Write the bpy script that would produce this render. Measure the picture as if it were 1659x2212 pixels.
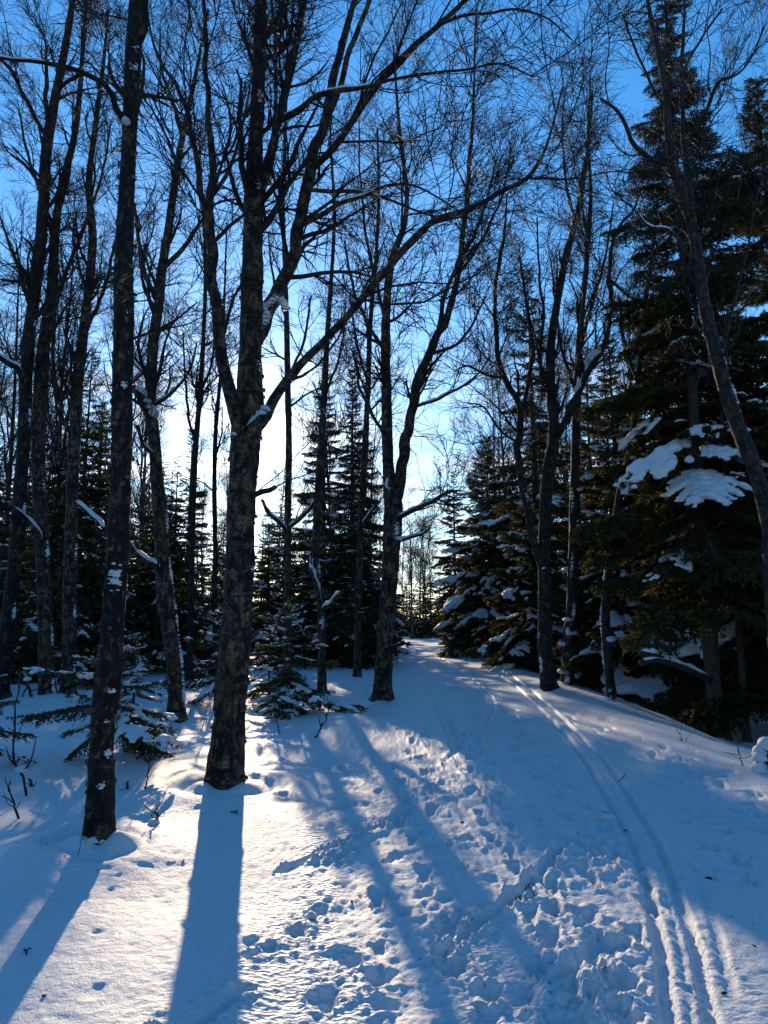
import bpy, math, random
import numpy as np
from mathutils import Vector

# ------------------------------------------------------------------ camera, sky, sun, exposure
sc = bpy.context.scene
for o in list(bpy.data.objects):
    bpy.data.objects.remove(o)
COL = sc.collection
R = math.radians

EYE = 1.6
PITCH = R(9.13)
FPX, CX, CY = 1580.0, 829.5, 1106.0          # focal length and centre of a 1659 x 2212 frame
cam = bpy.data.cameras.new("camera")
cam.sensor_fit = 'VERTICAL'
cam.sensor_height = 36.0
cam.lens = 36.0 * FPX / 2212.0
cam.clip_start = 0.05
cam.clip_end = 2000.0
camo = bpy.data.objects.new("camera", cam)
camo.location = (0, 0, EYE)
camo.rotation_euler = (R(90) + PITCH, 0, 0)
COL.objects.link(camo)
sc.camera = camo

SUN_AZ = R(-10.4)            # left of straight ahead
SUN_EL = R(15.4)
SKY_STRENGTH = 0.15
SUN_STRENGTH = 3.8

sun_dir = Vector((math.sin(SUN_AZ) * math.cos(SUN_EL), math.cos(SUN_AZ) * math.cos(SUN_EL), math.sin(SUN_EL)))
sl = bpy.data.lights.new("sun", 'SUN')
sl.energy = SUN_STRENGTH
sl.angle = R(0.55)
sl.color = (1.0, 0.78, 0.52)
so = bpy.data.objects.new("sun", sl)
so.rotation_euler = (-sun_dir).to_track_quat('-Z', 'Y').to_euler()
so.location = (-20, 60, 30)
COL.objects.link(so)

world = bpy.data.worlds.new("World")
sc.world = world
world.use_nodes = True
nt = world.node_tree
for n in list(nt.nodes):
    nt.nodes.remove(n)


def N(tree, kind, **kw):
    n = tree.nodes.new(kind)
    for k, v in kw.items():
        if k in n.inputs and not hasattr(n, k):
            n.inputs[k].default_value = v
        else:
            setattr(n, k, v)
    return n


def math_node(tree, op, a, b=None, clamp=False):
    n = tree.nodes.new('ShaderNodeMath')
    n.operation = op
    n.use_clamp = clamp
    for i, v in enumerate((a, b)):
        if v is None:
            continue
        if isinstance(v, (int, float)):
            n.inputs[i].default_value = v
        else:
            tree.links.new(v, n.inputs[i])
    return n.outputs[0]


def ramp(tree, fac, a, b, ca=(0, 0, 0, 1), cb=(1, 1, 1, 1), interp='LINEAR'):
    n = tree.nodes.new('ShaderNodeValToRGB')
    n.color_ramp.interpolation = interp
    n.color_ramp.elements[0].position = a
    n.color_ramp.elements[1].position = b
    n.color_ramp.elements[0].color = ca
    n.color_ramp.elements[1].color = cb
    tree.links.new(fac, n.inputs[0])
    return n.outputs[0]


L = nt.links.new
sky = nt.nodes.new('ShaderNodeTexSky')
sky.sky_type = 'NISHITA'
sky.sun_disc = False
sky.sun_elevation = SUN_EL
sky.sun_rotation = SUN_AZ
sky.altitude = 100
sky.air_density = 1.0
sky.dust_density = 0.12
sky.ozone_density = 3.0
hsv = nt.nodes.new('ShaderNodeHueSaturation')
hsv.inputs['Saturation'].default_value = 1.27
L(sky.outputs[0], hsv.inputs['Color'])
tc = nt.nodes.new('ShaderNodeTexCoord')
sep = nt.nodes.new('ShaderNodeSeparateXYZ')
L(tc.outputs['Generated'], sep.inputs[0])
zz = math_node(nt, 'ADD', math_node(nt, 'MAXIMUM', sep.outputs[2], 0.0), 0.10)
px_ = math_node(nt, 'DIVIDE', sep.outputs[0], zz)
py_ = math_node(nt, 'DIVIDE', sep.outputs[1], zz)
comb = nt.nodes.new('ShaderNodeCombineXYZ')
L(px_, comb.inputs[0])
L(py_, comb.inputs[1])
cn = nt.nodes.new('ShaderNodeTexNoise')
cn.inputs['Scale'].default_value = 1.9
cn.inputs['Detail'].default_value = 7
cn.inputs['Roughness'].default_value = 0.55
mp = nt.nodes.new('ShaderNodeMapping')
mp.inputs['Scale'].default_value = (0.45, 1.7, 1)
mp.inputs['Location'].default_value = (3.1, 1.4, 0)
L(comb.outputs[0], mp.inputs[0])
L(mp.outputs[0], cn.inputs['Vector'])
cl = ramp(nt, cn.outputs[0], 0.43, 0.66)
low = ramp(nt, sep.outputs[2], 0.20, 0.42, (1, 1, 1, 1), (0, 0, 0, 1), 'EASE')
cmask = math_node(nt, 'MULTIPLY', math_node(nt, 'MULTIPLY', cl, low), 0.85)
vd = nt.nodes.new('ShaderNodeVectorMath')
vd.operation = 'DOT_PRODUCT'
L(tc.outputs['Generated'], vd.inputs[0])
vd.inputs[1].default_value = sun_dir
dotp = math_node(nt, 'MAXIMUM', vd.outputs['Value'], 0.0)
glow = math_node(nt, 'ADD', math_node(nt, 'MULTIPLY', math_node(nt, 'POWER', dotp, 140.0), 16.0),
                 math_node(nt, 'MULTIPLY', math_node(nt, 'POWER', dotp, 8.0), 1.2))
cb = math_node(nt, 'ADD', glow, 3.0)
ccol = nt.nodes.new('ShaderNodeVectorMath')
ccol.operation = 'SCALE'
ccol.inputs[0].default_value = (1.0, 0.97, 0.90)
L(cb, ccol.inputs['Scale'])
mixc = nt.nodes.new('ShaderNodeMix')
mixc.data_type = 'RGBA'
L(cmask, mixc.inputs[0])
L(hsv.outputs[0], mixc.inputs[6])
L(ccol.outputs[0], mixc.inputs[7])
bg = nt.nodes.new('ShaderNodeBackground')
bg.inputs['Strength'].default_value = SKY_STRENGTH
L(mixc.outputs[2], bg.inputs['Color'])
wo = nt.nodes.new('ShaderNodeOutputWorld')
L(bg.outputs[0], wo.inputs['Surface'])

sc.view_settings.view_transform = 'Standard'
sc.view_settings.look = 'None'
sc.view_settings.gamma = 1
sc.view_settings.use_curve_mapping = False
sc.view_settings.exposure = 0.85
sc.render.engine = 'CYCLES'
sc.cycles.max_bounces = 5
sc.cycles.diffuse_bounces = 3
sc.cycles.glossy_bounces = 2
sc.cycles.transmission_bounces = 3
sc.cycles.caustics_reflective = False
sc.cycles.caustics_refractive = False
sc.cycles.use_denoising = True
sc.cycles.denoising_prefilter = 'ACCURATE'

# ------------------------------------------------------------------ helpers
rng = np.random.default_rng(11)
_perm = np.random.default_rng(5).permutation(512)
_perm = np.concatenate([_perm, _perm])
_val = np.random.default_rng(6).random(1024) * 2 - 1


def vnoise2(x, y):
    xi = np.floor(x).astype(np.int64)
    yi = np.floor(y).astype(np.int64)
    fx = x - xi
    fy = y - yi
    fx = fx * fx * fx * (fx * (fx * 6 - 15) + 10)
    fy = fy * fy * fy * (fy * (fy * 6 - 15) + 10)

    def h(a, b):
        return _val[_perm[(_perm[a & 511] + b) & 511]]
    v00, v10, v01, v11 = h(xi, yi), h(xi + 1, yi), h(xi, yi + 1), h(xi + 1, yi + 1)
    return (v00 * (1 - fx) + v10 * fx) * (1 - fy) + (v01 * (1 - fx) + v11 * fx) * fy


def fbm2(x, y, oct=4, gain=.5):
    s = np.zeros_like(x)
    a = 1.0
    for i in range(oct):
        s = s + a * vnoise2(x * 2 ** i + 13.7 * i, y * 2 ** i + 7.3 * i)
        a *= gain
    return s


def sstep(a, b, x):
    t = np.clip((x - a) / (b - a), 0, 1)
    return t * t * (3 - 2 * t)


def mesh_from(name, V, faces, mats=(), midx=None, smooth=True):
    """faces: list of (n,k) int arrays"""
    V = np.asarray(V, np.float32)
    me = bpy.data.meshes.new(name)
    me.vertices.add(len(V))
    me.vertices.foreach_set('co', V.ravel())
    faces = [np.asarray(f, np.int32) for f in faces if len(f)]
    loops = np.concatenate([f.ravel() for f in faces])
    sizes = np.concatenate([np.full(len(f), f.shape[1], np.int32) for f in faces])
    starts = np.concatenate([[0], np.cumsum(sizes)[:-1]]).astype(np.int32)
    me.loops.add(len(loops))
    me.loops.foreach_set('vertex_index', loops)
    me.polygons.add(len(sizes))
    me.polygons.foreach_set('loop_start', starts)
    for m in mats:
        me.materials.append(m)
    if midx is not None:
        me.polygons.foreach_set('material_index', np.asarray(midx, np.int32))
    me.update(calc_edges=True)
    if smooth:
        me.shade_smooth()
    else:
        me.shade_flat()
    return me


def link(name, data, parent=None, loc=None, kind=None):
    o = bpy.data.objects.new(name, data)
    COL.objects.link(o)
    if parent is not None:
        o.parent = parent
    if loc is not None:
        o.location = loc
    if kind:
        o['kind'] = kind
    return o


def tag(o, label, cat, group=None):
    o['label'] = label
    o['category'] = cat
    if group:
        o['group'] = group
    return o


def nrm(v):
    return v / np.maximum(np.linalg.norm(v, axis=-1, keepdims=True), 1e-9)


def tubes(P, Rad, S=3, cap=False):
    """P (N,K,3), Rad (N,K) -> verts, quads"""
    Nn, K, _ = P.shape
    T = np.empty_like(P)
    T[:, 1:-1] = P[:, 2:] - P[:, :-2]
    T[:, 0] = P[:, 1] - P[:, 0]
    T[:, -1] = P[:, -1] - P[:, -2]
    T = nrm(T)
    md = nrm(P[:, -1] - P[:, 0])
    ref = np.where(np.abs(md[:, 2:3]) < .8, np.array([[0, 0, 1.]]), np.array([[1., 0, 0]]))
    ref = np.repeat(ref[:, None], K, 1)
    U = nrm(np.cross(T, ref))
    W = np.cross(T, U)
    a = np.arange(S) * 2 * math.pi / S
    ring = (U[:, :, None, :] * np.cos(a)[None, None, :, None] + W[:, :, None, :] * np.sin(a)[None, None, :, None])
    V = P[:, :, None, :] + ring * Rad[:, :, None, None]
    V = V.reshape(-1, 3)
    base = (np.arange(Nn) * K * S)[:, None, None] + (np.arange(K - 1) * S)[None, :, None] + np.arange(S)[None, None, :]
    nx = (np.arange(Nn) * K * S)[:, None, None] + (np.arange(K - 1) * S)[None, :, None] + ((np.arange(S) + 1) % S)[None, None, :]
    F = np.stack([base, nx, nx + S, base + S], -1).reshape(-1, 4)
    return V, F


class Acc:
    def __init__(self):
        self.V, self.F, self.M, self.n = [], [], [], 0

    def add(self, V, F, m=0):
        self.V.append(V)
        self.F.append(np.asarray(F) + self.n)
        self.M.append(np.full(len(F), m))
        self.n += len(V)

    def mesh(self, name, mats, smooth=True):
        V = np.concatenate(self.V)
        return mesh_from(name, V, self.F, mats, np.concatenate(self.M), smooth)


def catmull(P, n):
    """P (k,c) control points -> n points evenly spread"""
    P = np.asarray(P, float)
    if len(P) == 2:
        t = np.linspace(0, 1, n)[:, None]
        return P[0] * (1 - t) + P[1] * t
    Q = np.vstack([2 * P[0] - P[1], P, 2 * P[-1] - P[-2]])
    d = np.concatenate([[0], np.cumsum(np.linalg.norm(np.diff(P[:, :3], axis=0), axis=1))])
    s = np.linspace(0, d[-1], n)
    i = np.clip(np.searchsorted(d, s, side='right') - 1, 0, len(P) - 2)
    t = ((s - d[i]) / np.maximum(d[i + 1] - d[i], 1e-9))[:, None]
    p0, p1, p2, p3 = Q[i], Q[i + 1], Q[i + 2], Q[i + 3]
    return .5 * (2 * p1 + (p2 - p0) * t + (2 * p0 - 5 * p1 + 4 * p2 - p3) * t ** 2 + (3 * p1 - p0 - 3 * p2 + p3) * t ** 3)


# ------------------------------------------------------------------ materials
def new_mat(name):
    m = bpy.data.materials.new(name)
    m.use_nodes = True
    t = m.node_tree
    b = t.nodes['Principled BSDF']
    return m, t, b


def snow_material(name, ground=False):
    m, t, b = new_mat(name)
    b.inputs['Base Color'].default_value = (0.68, 0.69, 0.70, 1)
    b.inputs['Roughness'].default_value = 0.6
    b.inputs['Specular IOR Level'].default_value = 0.25
    tc = t.nodes.new('ShaderNodeTexCoord')
    n1 = N(t, 'ShaderNodeTexNoise')
    n1.inputs['Scale'].default_value = 95 if ground else 40
    n1.inputs['Detail'].default_value = 4
    n1.inputs['Roughness'].default_value = .65
    t.links.new(tc.outputs['Object'], n1.inputs['Vector'])
    h = n1.outputs[0]
    bp = N(t, 'ShaderNodeBump')
    bp.inputs['Strength'].default_value = 0.42
    bp.inputs['Distance'].default_value = 0.02 if ground else 0.01
    if ground:
        at = N(t, 'ShaderNodeAttribute', attribute_name='tread')
        n2 = N(t, 'ShaderNodeTexNoise')
        n2.inputs['Scale'].default_value = 26
        n2.inputs['Detail'].default_value = 3
        t.links.new(tc.outputs['Object'], n2.inputs['Vector'])
        h = math_node(t, 'ADD', h, math_node(t, 'MULTIPLY', n2.outputs[0], 1.6))
        vo = N(t, 'ShaderNodeTexVoronoi')
        vo.inputs['Scale'].default_value = 30
        mpn = N(t, 'ShaderNodeMapping')
        mpn.inputs['Scale'].default_value = (0.8, 1.35, 1)
        mpn.inputs['Rotation'].default_value = (0, 0, .25)
        t.links.new(tc.outputs['Object'], mpn.inputs[0])
        t.links.new(mpn.outputs[0], vo.inputs['Vector'])
        tr = math_node(t, 'MULTIPLY', math_node(t, 'MULTIPLY', vo.outputs['Distance'], at.outputs['Fac']), 3.0)
        h = math_node(t, 'ADD', h, tr)
    t.links.new(h, bp.inputs['Height'])
    t.links.new(bp.outputs[0], b.inputs['Normal'])
    return m


def bark_material(name, dark, pale, cover, scale=1.0, rough=.85):
    """pale skin with fine dark ticks, black broken plates and black rings"""
    m, t, b = new_mat(name)
    tc = t.nodes.new('ShaderNodeTexCoord')

    def noise(sx, sz, detail, rgh, dist=0.0):
        mp = N(t, 'ShaderNodeMapping')
        mp.inputs['Scale'].default_value = (sx * scale, sx * scale, sz * scale)
        t.links.new(tc.outputs['Object'], mp.inputs[0])
        n = N(t, 'ShaderNodeTexNoise')
        n.inputs['Scale'].default_value = 1.0
        n.inputs['Detail'].default_value = detail
        n.inputs['Roughness'].default_value = rgh
        n.inputs['Distortion'].default_value = dist
        t.links.new(mp.outputs[0], n.inputs['Vector'])
        return n.outputs[0]
    plates = noise(11, 6.5, 9, .72, .8)
    fiss = noise(21, 5.0, 6, .65, .3)
    ticks = noise(13, 85, 3, .6)
    rings = noise(1.7, 7.5, 4, .55, .5)
    tone = noise(2.2, 1.6, 3, .5)
    pm = ramp(t, plates, .47 - cover, .66 - cover)
    fm = ramp(t, fiss, .34, .54)
    km = ramp(t, ticks, .40, .56, (.40, .40, .40, 1))
    rm = ramp(t, rings, .37, .43)
    f = math_node(t, 'MULTIPLY', math_node(t, 'MULTIPLY', pm, fm), math_node(t, 'MULTIPLY', km, rm))
    mx0 = N(t, 'ShaderNodeMix', data_type='RGBA')
    warm = tuple(c * k for c, k in zip(pale[:3], (1.0, .80, .58))) + (1,)
    cool = tuple(c * k for c, k in zip(pale[:3], (.92, .97, 1.05))) + (1,)
    t.links.new(ramp(t, tone, .38, .62), mx0.inputs[0])
    mx0.inputs[6].default_value = warm
    mx0.inputs[7].default_value = cool
    mx = N(t, 'ShaderNodeMix', data_type='RGBA')
    t.links.new(f, mx.inputs[0])
    mx.inputs[6].default_value = dark
    t.links.new(mx0.outputs[2], mx.inputs[7])
    t.links.new(mx.outputs[2], b.inputs['Base Color'])
    b.inputs['Roughness'].default_value = rough
    b.inputs['Specular IOR Level'].default_value = .25
    bp = N(t, 'ShaderNodeBump')
    bp.inputs['Strength'].default_value = .9
    bp.inputs['Distance'].default_value = .014
    hgt = math_node(t, 'ADD', math_node(t, 'ADD', plates, fiss), math_node(t, 'MULTIPLY', ticks, .5))
    t.links.new(hgt, bp.inputs['Height'])
    t.links.new(bp.outputs[0], b.inputs['Normal'])
    return m


def plain(name, col, rough=.8, noise=0.0, scale=20):
    m, t, b = new_mat(name)
    b.inputs['Roughness'].default_value = rough
    b.inputs['Specular IOR Level'].default_value = .25
    tc = t.nodes.new('ShaderNodeTexCoord')
    n = N(t, 'ShaderNodeTexNoise')
    n.inputs['Scale'].default_value = scale
    n.inputs['Detail'].default_value = 3
    t.links.new(tc.outputs['Object'], n.inputs['Vector'])
    a = tuple(c * (1 - noise) for c in col) + (1,)
    d = tuple(min(1, c * (1 + noise)) for c in col) + (1,)
    t.links.new(ramp(t, n.outputs[0], .35, .65, a, d), b.inputs['Base Color'])
    return m


def needle_material(name, ca, cb):
    m = bpy.data.materials.new(name)
    m.use_nodes = True
    t = m.node_tree
    for n in list(t.nodes):
        t.nodes.remove(n)
    out = N(t, 'ShaderNodeOutputMaterial')
    df = N(t, 'ShaderNodeBsdfDiffuse')
    tr = N(t, 'ShaderNodeBsdfTranslucent')
    mx = N(t, 'ShaderNodeMixShader')
    mx.inputs[0].default_value = .5
    tc = N(t, 'ShaderNodeTexCoord')
    ns = N(t, 'ShaderNodeTexNoise')
    ns.inputs['Scale'].default_value = 6
    ns.inputs['Detail'].default_value = 3
    t.links.new(tc.outputs['Object'], ns.inputs['Vector'])
    c = ramp(t, ns.outputs[0], .35, .65, ca, cb)
    t.links.new(c, df.inputs['Color'])
    t.links.new(c, tr.inputs['Color'])
    t.links.new(df.outputs[0], mx.inputs[1])
    t.links.new(tr.outputs[0], mx.inputs[2])
    t.links.new(mx.outputs[0], out.inputs['Surface'])
    return m


M_GROUND = snow_material("snow_ground", True)
M_SNOW = snow_material("snow_clump")
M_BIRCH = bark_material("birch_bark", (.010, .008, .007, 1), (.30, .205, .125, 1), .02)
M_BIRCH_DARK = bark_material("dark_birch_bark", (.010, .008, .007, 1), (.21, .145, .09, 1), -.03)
M_BIRCH_FAR = bark_material("pale_birch_bark", (.025, .021, .018, 1), (.30, .26, .22, 1), .05)
M_ALDER = bark_material("alder_bark", (.014, .012, .010, 1), (.13, .105, .085, 1), .03, 1.4)
M_TWIG = plain("twig_bark", (.020, .014, .013), .7, .4)
M_SPRUCEBARK = plain("spruce_bark", (.055, .042, .032), .9, .5, 30)
M_NEEDLE = needle_material("spruce_needles", (.030, .034, .013, 1), (.095, .086, .032, 1))
M_CONE = plain("cone_brown", (.06, .03, .018), .8, .4, 60)
M_PEEL = plain("peeling_bark", (.11, .075, .05), .8, .5, 30)


# ------------------------------------------------------------------ terrain
def H0(x, y):
    x = np.asarray(x, float)
    y = np.asarray(y, float)
    ys = np.clip(y, -30, 400)
    rise = .0225 * np.where(ys < 40, ys, 40 + 12 * (1 - np.exp(-(np.maximum(ys, 40) - 40) / 12)))
    edge = 4.15 - .012 * y
    drop = -.42 * sstep(0.0, 1.7, x - edge)
    lip = .05 * np.exp(-((x - edge + .35) / .45) ** 2)
    left = -.04 * sstep(-.6, -2.2, x)
    und = .07 * vnoise2(x * .45 + 3, y * .45) * sstep(.2, 1.6, np.abs(x - 1.6 - .04 * y) - 1.0)
    und += .028 * vnoise2(x * 1.3 + 9, y * 1.3 + 4) * sstep(0, 1.2, np.abs(x - 1.4 - .05 * y) - 1.2)
    return rise + drop + lip + left + und


cp, sp = math.cos(PITCH), math.sin(PITCH)


def ray(px, py):
    a = (px - CX) / FPX
    b = (CY - py) / FPX
    return np.array([a, cp - b * sp, sp + b * cp])


def at(px, py, d):
    """the point seen at that place of the picture, d metres out along the ground"""
    v = ray(px, py)
    return np.array([0, 0, EYE]) + v * (d / v[1])


def ground_at(px, py):
    v = ray(px, py)
    lo, hi = 1.0, 1.0
    while hi < 80:
        p = np.array([0, 0, EYE]) + v * (hi / v[1])
        if p[2] < H0(p[0], p[1]):
            break
        lo = hi
        hi *= 1.02
    for _ in range(25):
        mid = .5 * (lo + hi)
        p = np.array([0, 0, EYE]) + v * (mid / v[1])
        if p[2] < H0(p[0], p[1]):
            hi = mid
        else:
            lo = mid
    return np.array([p[0], p[1], float(H0(p[0], p[1]))])


def depth_of(p):
    return p[1] * cp + (p[2] - EYE) * sp


TREE_BASES = []          # (x, y, radius): snow wells and mounds round trunks
GRID = {}


def surf(x, y):
    """height of the finished snow surface"""
    xs, ys, Z = GRID['x'], GRID['y'], GRID['z']
    i = np.clip(np.searchsorted(xs, x) - 1, 0, len(xs) - 2)
    j = np.clip(np.searchsorted(ys, y) - 1, 0, len(ys) - 2)
    u = (x - xs[i]) / (xs[i + 1] - xs[i])
    v = (y - ys[j]) / (ys[j + 1] - ys[j])
    return (Z[j, i] * (1 - u) + Z[j, i + 1] * u) * (1 - v) + (Z[j + 1, i] * (1 - u) + Z[j + 1, i + 1] * u) * v


def snow_at(px, py):
    g = ground_at(px, py)
    g[2] = float(surf(g[0], g[1]))
    return g


# --- grooves and prints pressed into the snow (found on the photograph, laid out on the ground)
SKI_A = [(1449, 2260), (1449, 2212), (1429, 2049), (1409, 1949), (1389, 1874), (1359, 1794), (1309, 1714), (1244, 1609), (1149, 1514), (1090, 1465), (1030, 1430)]
SKI_B = [(1548, 2260), (1539, 2212), (1514, 2099), (1494, 1999), (1459, 1909), (1429, 1824), (1369, 1734), (1304, 1639), (1179, 1519), (1115, 1467), (1050, 1431)]
SKI_C = [(1500, 2212), (1468, 2020), (1444, 1924), (1420, 1850)]
SKI_D = [(1580, 2130), (1545, 2000), (1519, 1914), (1490, 1850)]
DIAG = [(955, 2045), (1010, 2003), (1070, 1960), (1130, 1910), (1190, 1850), (1235, 1805)]
DIAG2 = [(608, 1872), (660, 1846), (740, 1812), (820, 1775), (885, 1742)]
DIAG3 = [(715, 1852), (770, 1822), (830, 1792)]
DIAG4 = [(715, 1655), (780, 1650), (870, 1640), (920, 1628)]
DIAG5 = [(520, 2130), (470, 2170), (400, 2200), (330, 2225)]
FAR_A = [(960, 1640), (1010, 1590), (1060, 1545), (1060, 1500), (1000, 1450), (950, 1420)]
FAR_B = [(1090, 1780), (1040, 1700), (990, 1640), (960, 1560), (930, 1490)]
HOLES = [(1294, 2027, .10), (1224, 2087, .085), (1239, 2124, .09), (1329, 2166, .09), (1279, 2064, .085), (1335, 2109, .09),
         (1199, 1957, .07), (1259, 1964, .07), (964, 1992, .09), (964, 2069, .08), (1190, 2010, .06), (1215, 2190, .08), (1340, 2030, .07),
         (700, 2140, .07), (760, 2060, .06), (640, 2000, .07), (690, 1960, .06), (870, 1960, .06), (820, 2100, .07),
         (1060, 1890, .06), (1000, 1860, .06), (960, 1930, .06), (1110, 1800, .05), (1160, 1760, .05), (1480, 1770, .06),
         (1510, 1760, .06), (1560, 1795, .07), (1530, 1830, .06), (1600, 1860, .07), (1540, 1890, .06), (1620, 1900, .06), (1480, 1745, .05),
         (900, 1700, .05), (930, 1720, .05), (890, 1670, .05), (1240, 2230, .09), (1130, 2140, .07)]


def seg_dist(X, Y, pts):
    best = np.full(X.shape, 1e9)
    for (x0, y0), (x1, y1) in zip(pts[:-1], pts[1:]):
        dx, dy = x1 - x0, y1 - y0
        t = np.clip(((X - x0) * dx + (Y - y0) * dy) / (dx * dx + dy * dy + 1e-12), 0, 1)
        best = np.minimum(best, np.hypot(X - x0 - t * dx, Y - y0 - t * dy))
    return best


def gpath(px, n=24):
    pts = np.array([ground_at(a, b)[:2] for a, b in px])
    return catmull(pts, n)


def groove(X, Y, Z, px, w, depth, rim=.35, rough=.38):
    pts = gpath(px)
    x0, y0 = pts.min(0) - .5
    x1, y1 = pts.max(0) + .5
    k = (X > x0) & (X < x1) & (Y > y0) & (Y < y1)
    xs, ys = X[k], Y[k]
    ww = w * (1 + rough * vnoise2(xs * 11, ys * 11) + .5 * rough * vnoise2(xs * 30, ys * 30))
    d = seg_dist(xs, ys, pts) / ww
    z = -depth * (1 - sstep(.72, 1.05, d)) + depth * rim * np.exp(-((d - 1.45) / .4) ** 2) * np.maximum(0, 1 + 1.6 * vnoise2(xs * 13, ys * 13) + .7 * vnoise2(xs * 29, ys * 29))
    Z[k] += z


def build_ground():
    def axis(lo, hi, fine_lo, fine_hi, f, g):
        a = [fine_lo]
        s = f
        while a[-1] > lo:
            s *= g
            a.append(a[-1] - s)
        b = list(np.arange(fine_lo, fine_hi, f))[1:]
        c = [b[-1]]
        s = f
        while c[-1] < hi:
            s *= g
            c.append(c[-1] + s)
        return np.array(a[::-1] + b + c[1:])
    xs = axis(-420, 420, -2.6, 3.0, .0145, 1.045)
    ys = [3.0]
    while ys[-1] < 700:
        y = ys[-1]
        ys.append(y + max(.0125, .0011 * y * y if y < 30 else .033 * y))
    back = [3.0]
    s = .0125
    while back[-1] > -300:
        s *= 1.16
        back.append(back[-1] - s)
    ys = np.array(back[::-1] + ys[1:])
    X, Y = np.meshgrid(xs, ys)
    Z = H0(X, Y)
    # path surface: trodden and rough; soft outside
    cxl = .15 + .058 * Y
    on = (1 - sstep(1.15, 1.9, np.abs(X - cxl - .1))) * sstep(-6, 0, Y)
    left_path = (1 - sstep(.35, .9, np.abs(X - (-.05 + .075 * (Y - 3.5))))) * (1 - sstep(7, 10, Y))
    near = 1 - sstep(14, 26, np.abs(Y))
    Z -= .035 * on * near
    Z += near * on * (.005 * fbm2(X * 5, Y * 5, 3) + .006 * np.abs(fbm2(X * 15, Y * 15, 3)) + .003 * fbm2(X * 33, Y * 33, 1))
    lump = np.maximum(0, fbm2(X * 10 + 40, Y * 10, 3) - .12)
    Z += near * left_path * (.011 * lump + .011 * np.abs(fbm2(X * 12, Y * 12 + 9, 3)) - .012 * np.maximum(0, fbm2(X * 5, Y * 5 + 9, 2)))
    # soft snow beside the path
    off = 1 - on
    Z += off * (1 - sstep(20, 40, np.abs(Y))) * (.007 * fbm2(X * 3.1, Y * 3.1, 3) + .0028 * fbm2(X * 15, Y * 15, 2))
    pit = np.maximum(0, vnoise2(X * 13 + 70, Y * 13 + 30) - .55)
    Z -= off * (1 - sstep(10, 16, np.abs(Y))) * .022 * pit
    # broken, dug-up snow beside the ski track
    dg = ground_at(1300, 1835)
    q = np.exp(-(((X - dg[0]) / .33) ** 2 + ((Y - dg[1]) / .62) ** 2))
    blk = fbm2(X * 8 + 5, Y * 8 + 2, 3)
    Z += q * (.04 * np.round(blk * 2.2) / 2.2 + .025 * blk + .015)
    dg = ground_at(1000, 1700)
    q = np.exp(-(((X - dg[0]) / .5) ** 2 + ((Y - dg[1]) / 1.2) ** 2))
    Z += q * .03 * fbm2(X * 9 + 5, Y * 6 + 2, 3)
    groove(X, Y, Z, SKI_A, .034, .034, .10, .10)
    groove(X, Y, Z, SKI_B, .034, .034, .10, .10)
    groove(X, Y, Z, SKI_C, .024, .009, .1, .10)
    groove(X, Y, Z, SKI_D, .030, .012, .1, .10)
    groove(X, Y, Z, DIAG, .040, .038, .5)
    groove(X, Y, Z, DIAG2, .035, .030, .6)
    groove(X, Y, Z, DIAG3, .030, .022, .5)
    groove(X, Y, Z, DIAG4, .05, .03, .4)
    groove(X, Y, Z, DIAG5, .04, .03, .4)
    groove(X, Y, Z, FAR_A, .035, .014, .3)
    groove(X, Y, Z, FAR_B, .035, .014, .3)
    r2 = random.Random(4)
    holes = [(*ground_at(a, b)[:2], r) for a, b, r in HOLES]
    for _ in range(150):                       # boot and paw prints along the trodden strip
        y = 3.2 + 22 * r2.random() ** 1.6
        x = .15 + .058 * y + r2.gauss(0, .62)
        holes.append((x, y, r2.uniform(.028, .062)))
    for _ in range(60):
        y = 4.5 + 9 * r2.random()
        holes.append((2.75 + .03 * y + r2.gauss(0, .35), y, r2.uniform(.04, .07)))
    for hx, hy, r in holes:
        i0, i1 = np.searchsorted(xs, [hx - 3 * r, hx + 3 * r])
        j0, j1 = np.searchsorted(ys, [hy - 4 * r, hy + 4 * r])
        if i1 - i0 < 3 or j1 - j0 < 3:
            continue
        sx, sy = X[j0:j1, i0:i1] - hx, Y[j0:j1, i0:i1] - hy
        a = (hx * 37.0 + hy * 11) % .8 - .4
        u = sx * math.cos(a) + sy * math.sin(a)
        v = (-sx * math.sin(a) + sy * math.cos(a)) / 1.45
        d = np.hypot(u, v) / r * (1 + .35 * vnoise2(sx * 18 + hx * 9, sy * 18 + hy * 9) + .25 * vnoise2(sx * 41 + hx * 9, sy * 41))
        Z[j0:j1, i0:i1] += -r * .55 * (1 - sstep(.55, 1.0, d)) + r * .18 * np.exp(-((d - 1.3) / .3) ** 2)
    boots = []
    for (x0, y0, sx_, n_, sd) in ((.75, 3.3, .06, 26, 1), (1.35, 3.6, .075, 24, 2), (.1, 4.2, .05, 16, 3), (3.1, 4.6, .03, 12, 4)):
        rb = random.Random(sd)
        y = y0
        for k in range(n_):
            y += rb.uniform(.30, .42)
            boots.append((x0 + sx_ * (y - y0) + (.11 if k % 2 else -.11) + rb.gauss(0, .05), y, rb.gauss(sx_, .15), rb.uniform(.8, 1.1)))
    for hx, hy, a, sc_ in boots:
        i0, i1 = np.searchsorted(xs, [hx - .3, hx + .3])
        j0, j1 = np.searchsorted(ys, [hy - .3, hy + .3])
        if i1 - i0 < 3 or j1 - j0 < 3:
            continue
        sx, sy = X[j0:j1, i0:i1] - hx, Y[j0:j1, i0:i1] - hy
        u = (sx * math.cos(a) - sy * math.sin(a)) / sc_
        v = (sx * math.sin(a) + sy * math.cos(a)) / sc_
        wv = .043 + .012 * np.sin(np.clip(v / .14, -1, 1) * 1.8) - .010 * np.exp(-((v + .03) / .035) ** 2)
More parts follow.
